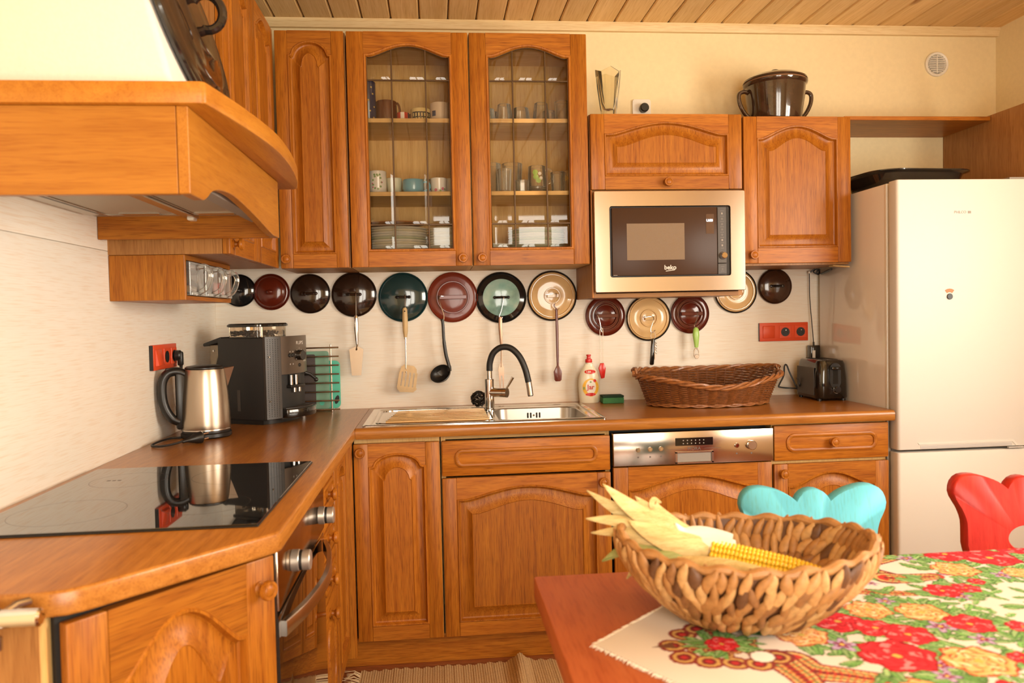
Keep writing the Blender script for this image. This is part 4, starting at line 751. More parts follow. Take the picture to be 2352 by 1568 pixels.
# ------------------------------------------------------------------ microwave
t = thing('microwave', 'built-in microwave with wide steel frame and dark brown glass door', 'microwave', (1.811, -.2, 1.356))
fo = rrect(.596, .388, .006, 3, 1.811, 1.5495); fi = rrect(.474, .268, .008, 3, 1.811, 1.549)
part('frame', t, 'brushed_x', loft([[(x, y, z) for x, z in l] for l, y in ((fo, -.3485), (fo, -.366), (rrect(.592, .384, .005, 3, 1.811, 1.5495), -.3685), (rrect(.478, .272, .009, 3, 1.811, 1.549), -.3685), (fi, -.364), (fi, -.352))]))
part('body', t, 'black', box(1.530, 2.090, -.347, -.03, 1.358, 1.738), box(1.570, 2.052, -.353, -.347, 1.410, 1.688))
dr = part('door', t, 'mwglass', box(1.5815, 1.9965, -.3665, -.354, 1.419, 1.679, .002)); part('window', dr, 'mwwindow', box(1.639, 1.866, -.3672, -.366, 1.478, 1.618)); part('display', dr, 'mwdisplay', box(1.952, 1.984, -.3672, -.366, 1.576, 1.652))
part('display_digits', dr, 'led', mv(text('U:00', .0135, bold=.0003), 1.966, -.3676, 1.627)); part('brand_lettering', dr, 'mark', mv(text('beko', .024, bold=.0006), 1.808, -.3672, 1.448)); part('brand_underline', dr, 'mark', prism([(1.790, 1.4330), (1.826, 1.4375), (1.826, 1.4400), (1.790, 1.4355)], 'y', -.3675, -.3665)); part('painted_glint', dr, 'mark', box(1.584, 1.60, -.3672, -.366, 1.4205, 1.4215))  # the glint is a painted highlight, a thin pale bar on the glass
pn = part('control_panel', t, 'darkgrey', box(1.998, 2.034, -.3665, -.354, 1.462, 1.679, .0015, 1)); ob = part('open_button', t, 'darkgrey', box(1.998, 2.034, -.3665, -.354, 1.419, 1.4605, .0015, 1))
for k in range(8): part('divider_line', pn, 'mark_dim', box(2.009, 2.023, -.3672, -.366, 1.663-.0205*k, 1.6637-.0205*k))
for k in range(7): part('panel_symbol', pn, 'mark_dim', *( [lathe([(.0024, 0), (.0034, 0)], (2.016, -.3671, 1.6535-.0205*k), 'y', 12)] if k in (1, 2, 3, 4) else [box(2.013, 2.019, -.3672, -.366, 1.650-.0205*k, 1.657-.0205*k)]))
part('dial_ring', pn, 'steel', lathe([(.0135, 0), (.0150, -.001)], (2.018, -.3668, 1.491), 'y', 32)); part('dial', pn, 'chrome', cyl((2.0205, -.3668, 1.491), .0115, -.016, 'y', 32, .0015))
for z in (1.448, 1.430): part('divider_line', ob, 'mark_dim', box(2.009, 2.023, -.3672, -.366, z, z+.0007))
part('panel_symbol', ob, 'mark_dim', lathe([(.0024, 0), (.0036, 0)], (2.016, -.3671, 1.4385), 'y', 4))
# ------------------------------------------------------------------ on top of the wall cabinets
t = thing('glass_vase', 'pale yellow faceted glass vase on top of the microwave cabinet', 'vase', (1.621, -.17, 2.0412), local=True)
pr = [(1e-4, 0), (.033, 0), (.034, .005), (.030, .03), (.033, .05), (.040, .10), (.047, .15), (.051, .190), (.053, .212), (.0500, .212), (.047, .19), (.040, .14), (.031, .085), (.022, .06), (1e-4, .055)]
v, f = lathe(pr, n=8); v2 = [(x, y, z+(.008*math.cos(4*math.atan2(y, x)) if z > .2 else 0)) for x, y, z in v]; part('body', t, 'vaseglass', (v2, f), sharp=15)
t = thing('stoneware_pot', 'dark brown glazed stoneware pot with lid and two ear handles', 'pot', (2.320, -.178, 2.0323), local=True)
part('body', t, 'potglaze', lathe([(1e-4, 0), (.098, 0), (.101, .006), (.108, .06), (.117, .12), (.121, .160), (.127, .166), (.129, .174), (.122, .178), (.112, .172), (.105, .10), (1e-4, .02)], n=64)); part('rim_band', t, 'unglazed', lathe([(.1215, .1765), (.125, .179), (.1215, .182)], n=64))
ld = part('lid', t, 'potglaze', lathe([(.122, .180), (.128, .182), (.126, .189), (.105, .202), (.06, .213), (1e-4, .216)], n=64)); part('knob', ld, 'potglaze', ball((0, 0, .222), .019, 16, 10, (1.15, 1.15, .65)))
for s in (-1, 1): part('handle', t, 'potglaze', tube(bez([(s*.112, 0, .135), (s*.135, 0, .142), (s*.154, 0, .130), (s*.152, 0, .095), (s*.132, 0, .055), (s*.104, 0, .028)], 6), .0085, 10))
t = thing('vent_grille', 'round white ventilation grille high on the back wall', 'vent', (3.149, 0, 2.29))
part('ring', t, 'white_plastic', lathe([(.040, .007), (.043, -.003), (.050, -.006), (.0535, -.002), (.0535, .0075)], (3.149, 0, 2.352), 'y', 48)); part('backing', t, 'grey', cyl((3.149, .0070, 2.352), .042, .0006, 'y', 32))
for k in range(9):
    z = 2.352-.034+.0085*k; hw_ = math.sqrt(max(.0001, .041**2-(z-2.352)**2)); part('slat', t, 'white_plastic', box(3.149-hw_, 3.149+hw_, -.003, .004, z-.0022, z+.0022))
part('centre_bar', t, 'white_plastic', box(3.1475, 3.1505, -.004, .004, 2.312, 2.392))
# ------------------------------------------------------------------ right end of the worktop
t = thing('soap_bottle', 'cream washing-up liquid bottle with red cap behind the sink', 'bottle', (1.541, -.062, .9003), local=True)
def oval(prof, n=40, k=.55): return lathe(prof, n=n, sy=k)
bp_ = [(1e-4, 0), (.040, 0), (.0425, .004), (.044, .03), (.0465, .07), (.0450, .10), (.037, .128), (.026, .148), (.0205, .158), (.0195, .165)]
part('body', t, 'soap_body', oval(bp_)); part('neck', t, 'soap_body', lathe([(.0135, .163), (.0135, .172)], n=24)); cp_ = part('cap', t, 'red_gloss', lathe([(1e-4, .170), (.0145, .170), (.0150, .173), (.0142, .184), (.0085, .187), (.0078, .196), (.0100, .199), (.0100, .2035), (1e-4, .205)], n=28))
prof_r = lambda z: np.interp(z, [q[1] for q in bp_[1:]], [q[0] for q in bp_[1:]])
def decal(cx, cz, rx, rz_, off, n=32, fn=None):
    """patch lying on the bottle's oval front"""
    rings = []
    for s in (1, .66, .33, .02):
        lo = []
        for k in range(n):
            a = 2*PI*k/n; x = cx+rx*s*math.cos(a)*(1 if not fn else fn(a)); z = cz+rz_*s*math.sin(a)
            R_ = prof_r(z); y = -.55*math.sqrt(max(1e-6, R_**2-min(abs(x), R_*.97)**2))-off; lo.append((x, y, z))
        rings.append(lo)
    return loft(rings)
part('label_oval', t, 'label_yellow', decal(.003, .066, .035, .038, .0006)); part('label_drop', t, 'label_white', decal(.003, .068, .022, .030, .0010)); part('label_band', t, 'red_gloss', decal(.002, .0365, .022, .007, .0011)); part('neck_label', t, 'red_gloss', decal(.002, .1315, .024, .009, .0009, fn=lambda a: 1)); part('label_seal', t, 'red_gloss', decal(.020, .094, .0065, .0065, .0013)); part('label_leaf', t, 'print_green', decal(.002, .089, .004, .004, .0014)); part('label_leaf', t, 'print_green', decal(-.026, .063, .003, .007, .0012))
def wrap(sh, off): return [(x, -.55*math.sqrt(max(1e-6, float(prof_r(z))**2-x*x))-off+y, z) for x, y, z in sh[0]], sh[1]
part('label_lettering', t, 'print_red', wrap(mv(text('Jar', .028, bold=.0007), .002, 0, .067), .0017)); part('neck_lettering', t, 'label_white', wrap(mv(text('1.5X', .0105, bold=.0004), -.005, 0, .1315), .0016))
t = thing('sponge', 'green kitchen sponge with dark scrubbing side beside the soap bottle', 'sponge', (1.631, -.095, .9003))
part('foam', t, 'sponge_green', box(1.586, 1.676, -.125, -.065, .9003, .9245, .003)); part('scrub_pad', t, 'sponge_dark', box(1.586, 1.676, -.125, -.065, .9247, .9335, .002))
# ------------------------------------------------------------------ oval wicker basket on the worktop
t = thing('wicker_basket', 'oval brown wicker basket on the worktop with dipped front rim', 'basket', (1.995, -.235, .9003), local=True)
BA, BB = .245, .150      # half axes at the base
def bpt(a, h, o=0):
    """wall of the basket: flares outwards; the rim dips in front and rises at the ends"""
    fl = 1+.17*h; H_ = .100+.012*abs(math.cos(a))**2+(-.026*max(0, -math.sin(a))**6 if math.sin(a) < 0 else .022)
    return Vector(((BA+.045*h+o)*math.cos(a), (BB+.035*h+o)*math.sin(a), .006+h*H_))
rows, seg = 24, 176
wv = []
for r_ in range(rows):
    h = r_/(rows-1)*.97
    wv.append(tube([bpt(2*PI*k/seg, h+.004*math.sin(k*1.7+r_), .0046*math.cos(PI*(k*44/seg*1.0)+PI*r_)) for k in range(seg)], .0027, 5, True))
part('weave', t, 'wicker', *wv, kind='stuff')
part('stakes', t, 'wicker_dark', *[tube([bpt(2*PI*(k+.5)/44, h) for h in (0, .25, .5, .75, 1)], .0026, 5) for k in range(44)], kind='stuff')
for j in range(3): part('rim_braid', t, 'wicker_rim', tube([bpt(2*PI*k/168, 1.02)+Vector((.016*math.cos(2*PI*k/168), .014*math.sin(2*PI*k/168), 0))*(.5+.5*math.cos(k*.42+j*2.1))+Vector((0, 0, .007*math.sin(k*.42+j*2.1))) for k in range(168)], .0058, 6, True))
for j in range(2): part('base_braid', t, 'wicker_rim', tube([bpt(2*PI*k/140, .03)+Vector((.004*math.cos(2*PI*k/140), .004*math.sin(2*PI*k/140), .004*math.sin(k*.5+j*PI))) for k in range(140)], .0038, 6, True))
part('floor', t, 'wicker_dark', prism([(.24*math.cos(k*PI/20), .146*math.sin(k*PI/20)) for k in range(40)], 'z', .003, .007))
# ------------------------------------------------------------------ toaster, adapter, loose cable
t = thing('toaster', 'black two-slot toaster on the worktop against the fridge', 'toaster', (2.506, -.185, .9003), local=True, rz=math.radians(-1))
tl = lambda w_, d_, r, z: [(x, y, z) for x, y in rrect(w_, d_, r, 6)]
part('shell', t, 'black_gloss', loft([tl(.128, .215, .03, .010), tl(.134, .222, .034, .016), tl(.132, .218, .034, .09), tl(.122, .206, .034, .150), tl(.112, .196, .03, .163), tl(.098, .182, .026, .167)], True, True, True), sharp=40)
part('side_panel', t, 'darkgrey', box(-.0685, -.0655, -.072, .080, .022, .135)); part('slot', t, 'gap', box(-.036, -.012, -.075, .07, .1675, .1682)); part('slot', t, 'gap', box(.010, .034, -.075, .07, .1675, .1682))
part('lever_track', t, 'black', mv(prism(rrect(.046, .10, .022, 6, 0, 0), 'y', -.1135, -.106), .004, 0, .105)); part('lever_slit', t, 'gap', box(-.006, .014, -.1145, -.1134, .070, .140)); part('lever', t, 'black_gloss', box(-.016, .024, -.128, -.1136, .128, .140, .003))
part('browning_dial', t, 'black_gloss', cyl((.010, -.110, .047), .014, -.012, 'y', 28, .002)); part('dial_mark', t, 'steel', lathe([(.0145, 0), (.0158, 0)], (.010, -.1125, .047), 'y', 28))
for x in (-.05, .05):
    for y in (-.085, .085): part('foot', t, 'black', cyl((x, y, 0), .009, .011, 'z', 12))
part('cord', t, 'rubber', tube(bez([(-.055, .105, .03), (-.085, .115, .10), (-.098, .118, .135), (-.108, .118, .130), (-.112, .118, .09), (-.135, .115, .048), (-.128, .112, .040), (-.085, .105, .036), (-.062, .08, .038), (-.071, .05, .055), (-.078, .06, .085)], 8), .0036, 8))
t = thing('power_adapter', 'black plug-in power adapter hanging on its thin cable near the fridge', 'adapter', (2.545, -.035, 1.055))
part('body', t, 'black_gloss', box(2.524, 2.566, -.060, -.022, 1.058, 1.118, .004)); part('rating_label', t, 'mark', box(2.5295, 2.543, -.0607, -.0595, 1.062, 1.096)); part('strain_relief', t, 'black', cyl((2.545, -.041, 1.118), .004, .014, 'z', 10))
part('cable', t, 'rubber', tube(bez([(2.545, -.041, 1.13), (2.541, -.034, 1.22), (2.536, -.028, 1.32), (2.535, -.028, 1.40), (2.534, -.03, 1.44)], 6), .0021, 6))
t = thing('cable_bundle', 'coiled black cable with plug under the right wall cabinet', 'cable', (2.56, -.04, 1.42))
part('coil', t, 'rubber', tube(bez([(2.536, -.035, 1.436), (2.552, -.04, 1.449), (2.572, -.045, 1.440), (2.560, -.05, 1.428), (2.545, -.045, 1.438), (2.562, -.04, 1.450), (2.578, -.04, 1.438), (2.566, -.045, 1.425), (2.556, -.05, 1.436), (2.572, -.05, 1.447)], 6), .0028, 6)); part('connector', t, 'black', tube([(2.568, -.07, 1.428), (2.558, -.15, 1.436), (2.552, -.19, 1.441)], [.004, .006, .005], 8)); part('clip', t, 'white_plastic', ball((2.534, -.030, 1.437), .006, 10, 6))
solo('wooden_sliver', 'loose pale wooden strip under the right wall cabinet edge', 'strip', 'birch_x', bevel(([(2.50, -.300, 1.447), (2.560, -.320, 1.440), (2.560, -.285, 1.440), (2.50, -.265, 1.447), (2.50, -.300, 1.4515), (2.560, -.320, 1.4455), (2.560, -.285, 1.4455), (2.50, -.265, 1.4515)], [(0, 1, 2, 3), (4, 5, 6, 7), (0, 1, 5, 4), (1, 2, 6, 5), (2, 3, 7, 6), (3, 0, 4, 7)]), .001, 1))
# ------------------------------------------------------------------ fridge
t = thing('fridge', 'tall white fridge freezer at the right end of the worktop', 'fridge', (2.87, -.3, F)); fx0, fx1 = 2.576, 3.171
part('body', t, 'white_enamel_side', box(fx0, fx1, -.553, -.035, F+.02, 1.735, .004)); part('foot', t, 'black', box(fx0+.03, fx1-.03, -.50, -.06, F, F+.02)); part('gasket', t, 'gasket', box(fx0+.012, fx1-.012, -.562, -.553, F+.06, 1.73))
part('body_edge', t, 'white_plastic', box(fx0-.0015, fx0, -.553, -.545, F+.03, 1.733))
def frdoor(z0, z1):
    return prism(rrect(fx1-fx0+.004, .060, .012, 5, (fx0+fx1)/2, -.5925), 'z', z0, z1, .004, 2, 60)
ud = part('upper_door', t, 'white_enamel', frdoor(.752, 1.738)); ldr = part('lower_door', t, 'white_enamel', frdoor(F+.06, .742))
part('grip_recess', ud, 'gasket', box(2.66, 3.02, -.6232, -.6215, .755, .7665, .001, 1)); part('grip_lip', ud, 'white_enamel', prism([(2.655, .770), (3.02, .770), (3.035, .755), (3.045, .755), (3.025, .777), (2.650, .777)], 'y', -.6245, -.6205))
part('hinge', ud, 'gasket', box(3.0, 3.06, -.632, -.6235, .747, .7515)); part('top_hinge', t, 'grey', box(3.02, 3.09, -.61, -.55, 1.7385, 1.746))
part('brand_lettering', ud, 'mark_dim', mv(text('PHILCO', .0135), 2.817, -.6230, 1.6175)); part('brand_badge', ud, 'mark_dim', box(2.847, 2.859, -.6232, -.622, 1.613, 1.622)); 
part('magnet', ud, 'black', cyl((2.775, -.6232, 1.311), .011, -.004, 'y', 24, .001)); part('magnet_sticker', ud, 'unglazed', prism([(2.775+r_*math.cos(a), 1.311+r_*math.sin(a)) for r_, aa in ((.016, (.9, 1.1, 1.3, 1.57, 1.84, 2.04, 2.24)), (.029, (2.24, 2.04, 1.84, 1.57, 1.3, 1.1, .9))) for a in aa], 'y', -.6236, -.6228))
t = thing('baking_tray', 'black enamel roasting tray lying on top of the fridge', 'tray', (2.80, -.30, 1.7465), local=True, rz=math.radians(4))
tr = lambda w_, d_, r, z: [(x, y, z) for x, y in rrect(w_, d_, r, 8)]
part('pan', t, 'enamel_black', loft([tr(.33, .25, .06, 0), tr(.35, .27, .07, .006), tr(.385, .305, .085, .048), tr(.43, .345, .10, .055), tr(.43, .345, .10, .059), tr(.385, .30, .085, .056), tr(.345, .265, .07, .012)], True, True, True)); part('burnt_rim', t, 'unglazed', tube([(x, y, .0575) for x, y in rrect(.40, .32, .09, 8)][4:26], .0022, 6))
# ------------------------------------------------------------------ china and glass behind the glazed doors
S2, S1, S0 = 2.0303, 1.7543, 1.4843
def mug(label, x, y, z, r, h, mat, hdir=None, taper=1.0, inner=None, name='mug', hmat=None, deco=None, round_=False):
    t = thing(name, label, 'mug', (x, y, z), local=True, group='mugs and cups behind the glass door')
    r0 = r*taper
    pr = [(1e-4, .0), (r0*.92, 0), (r0, .004)]+([(r*1.04, h*.4), (r*1.02, h*.7)] if round_ else [])+[(r, h-.002), (r-.0015, h), (r-.003, h-.002), (r0-.004, .006), (1e-4, .005)]
    part('body', t, mat, lathe(pr, n=36))
    if hdir is not None:
        a = hdir; part('handle', t, hmat or mat, xf(tube(bez([(r0*.96, 0, h*.82), (r+.014, 0, h*.86), (r+.024, 0, h*.62), (r+.020, 0, h*.36), (r0*.98, 0, h*.20)], 5), .0045, 8), rotz(a)))
    for nm, m_, fn in deco or ():
        part(nm, t, m_, fn(r, h))
    return t
def patch(a0, a1, z0, z1, off=.0006, n=8):
    return lambda r, h: loft([[((r+off)*math.cos(a0+(a1-a0)*k/n), (r+off)*math.sin(a0+(a1-a0)*k/n), z*h) for k in range(n+1)] for z in (z0, z1)], False)
def spots(lst, sz):
    def fn(r, h): return join(*[loft([[((r+.0007)*math.cos(a+sz*math.cos(q*PI/4)*s/r), (r+.0007)*math.sin(a+sz*math.cos(q*PI/4)*s/r), zz*h+sz*math.sin(q*PI/4)*s) for q in range(8)] for s in (1, .05)]) for a, zz in lst])
    return fn
FR = -PI/2
t = mug('tall navy tin tumbler printed with gold stars at the far left of the top shelf', .660, -.20, S2, .030, .165, 'cup_navy', deco=(('star_print', 'print_gold', spots([(FR+.1, .55), (FR+.7, .7), (FR+.5, .85), (FR-.2, .9), (FR+.9, .4), (FR+.3, .3), (FR+.8, .15), (FR-.3, .3)], .0035)),), name='tumbler')
mug('large glossy brown mug on the top shelf of the left glass cabinet', .728, -.17, S2, .041, .098, 'cup_brown', hdir=-.6, round_=True)
mug('small red, white and blue striped cup on the top shelf', .794, -.22, S2, .024, .042, 'cup_red', deco=(('white_stripe', 'china', patch(FR-.35, FR+.25, .03, .97)), ('blue_stripe', 'cup_navy', patch(FR+.9, FR+1.3, .03, .97))))
mug('brown cup behind the striped cup on the top shelf', .828, -.10, S2, .034, .062, 'cup_brown')
bars = [(FR+.32*i+dx, z) for i in range(-3, 5) for dx, z in ((0, .2),)]
def key(r, h):
    o = []
    for i in range(-3, 5):
        a = FR+.30*i; d = .012/r
        for (a0, a1, z0, z1) in ((a, a+d*.25, .12, .72), (a, a+d, .64, .72), (a+d*.75, a+d, .32, .72), (a+d*.3, a+d, .32, .40), (a, a+d*.9, .10, .17)): o.append(patch(a0, a1, z0, z1, .0007, 2)(r, h))
    return join(*o)
mug('yellow mug with black Greek key print on the top shelf', .862, -.22, S2, .038, .056, 'cup_yellow', deco=(('key_print', 'print_black', key),))
mug('beige mug with dark handle on the top shelf of the left glass cabinet', .938, -.20, S2, .038, .084, 'cup_beige', hdir=.12, hmat='cup_brown', deco=(('print', 'cup_navy', patch(FR-.9, FR-.45, .35, .6)),))
mug('white tankard with green floral crest at the left of the middle shelf', .690, -.22, S1, .034, .092, 'china', deco=(('green_wreath', 'print_green', spots([(FR+.5*math.cos(q*.7), .5+.28*math.sin(q*.7)) for q in range(9)]+[(FR+.3*k, .82) for k in (-1, 0, 1)], .0042)), ('pink_flowers', 'print_pink', spots([(FR-.55, .45), (FR+.55, .5), (FR-.5, .3)], .0035))))
mug('pale green cup beside the floral tankard on the middle shelf', .752, -.20, S1, .032, .068, 'cup_paleg', taper=.8)
mug('second pale green cup, behind the blue cup, on the middle shelf', .788, -.11, S1, .034, .070, 'cup_paleg', taper=.8)
mug('turquoise blue round cup on the middle shelf of the left cabinet', .827, -.225, S1, .040, .058, 'cup_blue', hdir=-.1, round_=True, taper=.85, name='cup')
mug('grey-green mug at the back of the middle shelf', .868, -.10, S1, .040, .078, 'cup_greygreen')
mug('white mug with pink flower print on the middle shelf', .926, -.22, S1, .033, .064, 'china', hdir=PI-.75, deco=(('pink_print', 'print_pink', spots([(FR-.35, .25), (FR+.5, .32)], .006)), ('green_print', 'print_green', spots([(FR+.75, .3), (FR+.2, .2)], .004))), taper=.88)
mug('white cup at the right end of the middle shelf', .985, -.17, S1, .034, .070, 'china', hdir=PI+.3)
ORD = ['lowest', 'second', 'third', 'fourth', 'fifth', 'sixth', 'seventh', 'eighth', 'ninth', 'tenth', 'eleventh', 'twelfth', 'thirteenth', 'fourteenth']
def plates(x, y, n, r, label, group, mats, dz=.0098, z0=S0):
    shp = lambda: lathe([(1e-4, 0), (r*.6, 0), (r*.66, .003), (r*.98, .013), (r, .0145), (r*.985, .016), (r*.64, .006), (1e-4, .003)], n=44)
    first = {}; z = z0; hue = {'china': 'white ', 'china_cream': 'cream ', 'china_green': 'greenish '}
    for k in range(n):
        m_ = mats[k % len(mats)]; lb = hue[m_]+label+(', topmost' if k == n-1 else ', '+ORD[k]+('' if k == 0 else ' from the bottom'))
        if m_ not in first:
            o = solo('plate', lb, 'plate', m_, mv(shp(), x, y, z), group=group); first[m_] = o
        else:
            o = first[m_].copy(); COL.objects.link(o); o.location.z = z; o['label'] = lb
        o.location.x = x+random.uniform(-.002, .002); z += dz
    return z
z = plates(.757, -.170, 14, .122, 'dinner plate in the left cabinet stack', 'dinner plates stacked in the left glass cabinet', ['china', 'china', 'china_cream', 'china', 'china_green'])
solo('wooden_plate', 'brown wooden plate topping the dinner plate stack', 'plate', 'woodplate', mv(lathe([(1e-4, 0), (.06, 0), (.115, .016), (.117, .019), (.11, .019), (.06, .006), (1e-4, .005)], n=40), .752, -.170, z+.008))
plates(.952, -.175, 14, .073, 'small plate in the left cabinet side stack', 'small plates stacked in the left glass cabinet', ['china', 'china_cream'])
plates(1.315, -.170, 13, .115, 'plate in the right cabinet stack', 'plates stacked in the right glass cabinet', ['china', 'china', 'china_green'])
plates(1.140, -.19, 6, .070, 'shallow dish in the right cabinet low stack', 'white dishes stacked in the right glass cabinet', ['china'], dz=.012)
def glass_(label, x, y, z, r0, r1, h, n=20, name='drinking_glass', handle=None, deco=None):
    t = thing(name, label, 'glass', (x, y, z), local=True, group='drinking glasses in the right glass cabinet')
    part('body', t, 'glass', lathe([(1e-4, 0), (r0, 0), (r0+.0008, .006), (r1, h), (r1-.0022, h), (r0-.002, .010), (1e-4, .009)], n=n), sharp=20); part('rim', t, 'glass', lathe([(r1-.0025, h), (r1-.001, h+.0015), (r1+.0006, h)], n=n)); part('foot', t, 'glass', lathe([(1e-4, .001), (r0*.96, .001), (r0*.96, .008), (1e-4, .008)], n=n))
    if handle is not None: part('handle', t, 'glass', xf(tube(bez([(r1*.95, 0, h*.85), (r1+.02, 0, h*.84), (r1+.028, 0, h*.6), (r1+.018, 0, h*.35), (r0*.98, 0, h*.25)], 5), .005, 8), rotz(handle)))
    for nm, m_, fn in deco or (): part(nm, t, m_, fn((r0+r1)/2, h))
    return t
up = [('small faceted tumbler at the left end of the top glass shelf', 1.128, -.20, .032, .024, .062, 10), ('tumbler with ribbed foot second from left on the top glass shelf', 1.150, -.10, .030, .026, .075, 12), ('flared tumbler in the middle-left of the top glass shelf', 1.193, -.20, .038, .026, .080, 10), ('squat round tumbler in the middle of the top glass shelf', 1.260, -.19, .040, .030, .068, 20), ('tall upturned tumbler right of centre on the top glass shelf', 1.340, -.20, .036, .026, .086, 8), ('narrow tumbler near the right of the top glass shelf', 1.385, -.11, .026, .026, .078, 14), ('tall glass at the right end of the top glass shelf', 1.428, -.18, .028, .030, .098, 12)]
for lb, x, y, r0, r1, h, n in up: glass_(lb, x, y, S2, r0, r1, h, n)
mid = [('tall fluted beer glass at the left of the middle glass shelf', 1.135, -.17, .036, .042, .128, 12), ('short cut tumbler in front on the middle glass shelf', 1.182, -.25, .024, .030, .092, 10), ('tall beer glass left of the green-printed jug', 1.224, -.15, .034, .042, .132, 12), ('small clear tumbler behind the front ones on the middle glass shelf', 1.252, -.24, .026, .028, .050, 10), ('small tumbler at the right end of the middle glass shelf', 1.400, -.22, .026, .030, .085, 12)]
for lb, x, y, r0, r1, h, n in mid: glass_(lb, x, y, S1, r0, r1, h, n)
glass_('round glass mug with green floral print on the middle glass shelf', 1.318, -.20, S1+.022, .038, .034, .090, 24, handle=-.1, deco=(('green_print', 'lime', spots([(FR-.3, .7), (FR-.25, .5), (FR+.05, .35)], .011)), ('white_print', 'china', spots([(FR+.35, .45), (FR+.2, .65)], .007))))
glass_('low glass dish carrying the printed mug on the middle shelf', 1.318, -.20, S1, .034, .040, .0205, 24, name='glass_dish')
glass_('glass with yellow print at the far right of the middle glass shelf', 1.448, -.16, S1, .028, .030, .100, 20, deco=(('yellow_print', 'label_yellow', spots([(FR-.5, .7)], .012)),))
# ------------------------------------------------------------------ table and cloth
TZ = .795
t = thing('dining_table', 'reddish-brown wooden dining table in the foreground', 'table', (1.75, -2.35, F))
n_b = 7; yb = [-2.78+(.875/n_b)*k for k in range(n_b+1)]
part('table_top', t, 'table_y', box(1.072, 2.62, -2.78, -1.905, TZ-.042, TZ, .004, 2))
for y in (-1.985, -2.70): part('apron', t, 'table_y', box(1.15, 2.54, y-.011, y+.011, TZ-.14, TZ-.043))
for x in (1.15, 2.54): part('apron', t, 'table_y', box(x-.011, x+.011, -2.68, -2.0, TZ-.14, TZ-.043))
for x in (1.15, 2.54):
    for y in (-1.985, -2.70): part('leg', t, 'table_y', box(x-.032, x+.032, y-.032, y+.032, F, TZ-.043, .004))
RED = [(1.94, -1.945, 0.045), (1.871, -1.914, 0.036), (1.743, -2.095, 0.026), (1.79, -2.089, 0.021), (1.506, -2.194, 0.035), (1.548, -2.225, 0.03), (1.582, -2.253, 0.033), (1.525, -2.318, 0.046), (1.695, -2.23, 0.031), (1.303, -2.246, 0.021), (1.685, -2.348, 0.016), (1.762, -2.253, 0.02), (1.828, -2.062, 0.013), (2.014, -1.9, 0.03), (1.60, -2.45, .04), (2.05, -2.05, .035)]
ORG = [(1.834, -1.997, 0.036), (1.576, -2.156, 0.031), (1.652, -2.177, 0.034), (1.429, -2.234, 0.034), (1.622, -2.349, 0.043), (1.929, -2.031, 0.022), (1.78, -2.33, .035), (1.5, -2.42, .03)]
PUR = [(1.624, -2.123, 0.014), (1.645, -2.235, 0.019), (1.675, -2.286, 0.016), (1.47, -2.274, 0.021), (1.564, -2.353, 0.017), (1.553, -2.383, 0.016), (1.895, -2.037, 0.016), (1.758, -2.122, 0.014), (1.785, -1.926, 0.016)]
C0 = np.array([1.121, -2.223]); eA = np.array([math.cos(math.radians(42)), math.sin(math.radians(42))]); eB = np.array([math.cos(math.radians(-58)), math.sin(math.radians(-58))])
ST = .0022; ns = int(1.05/ST)
gs, gt = np.meshgrid(np.arange(ns+1)*ST, np.arange(ns+1)*ST, indexing='ij')
edge_n = .0012*np.sin(gt*900)*(gs < ST)+.0012*np.sin(gs*870)*(gt < ST)
PX = C0[0]+gs*eA[0]+gt*eB[0]-edge_n; PY = C0[1]+gs*eA[1]+gt*eB[1]
inside = (PX < 2.25) & (PY > -2.62) & (PY < -1.80)
col = np.zeros((ns+1, ns+1, 3)); col[:] = (.70, .63, .55)
def blob(x, y, r, fn, ex=1.6):
    m = (np.abs(PX-x) < r*ex) & (np.abs(PY-y) < r*ex)
    i, j = np.nonzero(m)
    if len(i) == 0: return
    dx, dy = (PX[i, j]-x)/r, (PY[i, j]-y)/r; rho = np.hypot(dx, dy); th_ = np.arctan2(dy, dx)
    c, a = fn(rho, th_, dx, dy); old = col[i, j]; col[i, j] = old*(1-a[:, None])+c*a[:, None]
G1, G2, G3 = np.array([.14, .30, .075]), np.array([.30, .46, .18]), np.array([.05, .12, .03])
def leaf(x, y, L, ang):
    ca, sa = math.cos(ang), math.sin(ang); tone = random.random()
    def fn(rho, th_, dx, dy):
        u, v = dx*ca+dy*sa, -dx*sa+dy*ca; wd = .42*np.sqrt(np.clip(1-u*u, 0, 1))*(1-.25*u)
        a = (np.abs(v) < wd).astype(float); c = np.where((v > 0)[:, None], G1*(1+.5*tone), G2*(.7+.5*tone)); c = np.where((np.abs(v) < .05)[:, None], G3*1.4, c)
        c = np.where((np.abs(v) > wd-.08)[:, None], G3, c); return c, a
    blob(x, y, L, fn)
def rose(x, y, r, cols, rot):
    dk, md, lt, hi = map(np.array, cols)
    def fn(rho, th_, dx, dy):
        bd = 1+.07*np.cos(6*th_+rot)+.04*np.cos(11*th_+2*rot); a = (rho < bd).astype(float)
        ph = rho*3.1+.33*np.sin(5*th_+rot+np.floor(rho*3.1)*1.9)+.18*np.sin(3*th_-rot); fr = ph-np.floor(ph)
        c = md+(lt-md)*np.clip(fr*1.3-.2, 0, 1)[:, None]; c = np.where((fr < .16)[:, None], dk, c)
        s_ = (np.sin(4*th_+rot*1.7+rho*4) > .55) & (fr > .45) & (rho > .25) & (rho < .85); c = np.where(s_[:, None], c*.45+hi*.55, c)
        c = np.where((rho < .12)[:, None], np.array([.55, .40, .08]), c); c = np.where((rho > bd-.07)[:, None], dk, c); return c, a
    blob(x, y, r, fn)
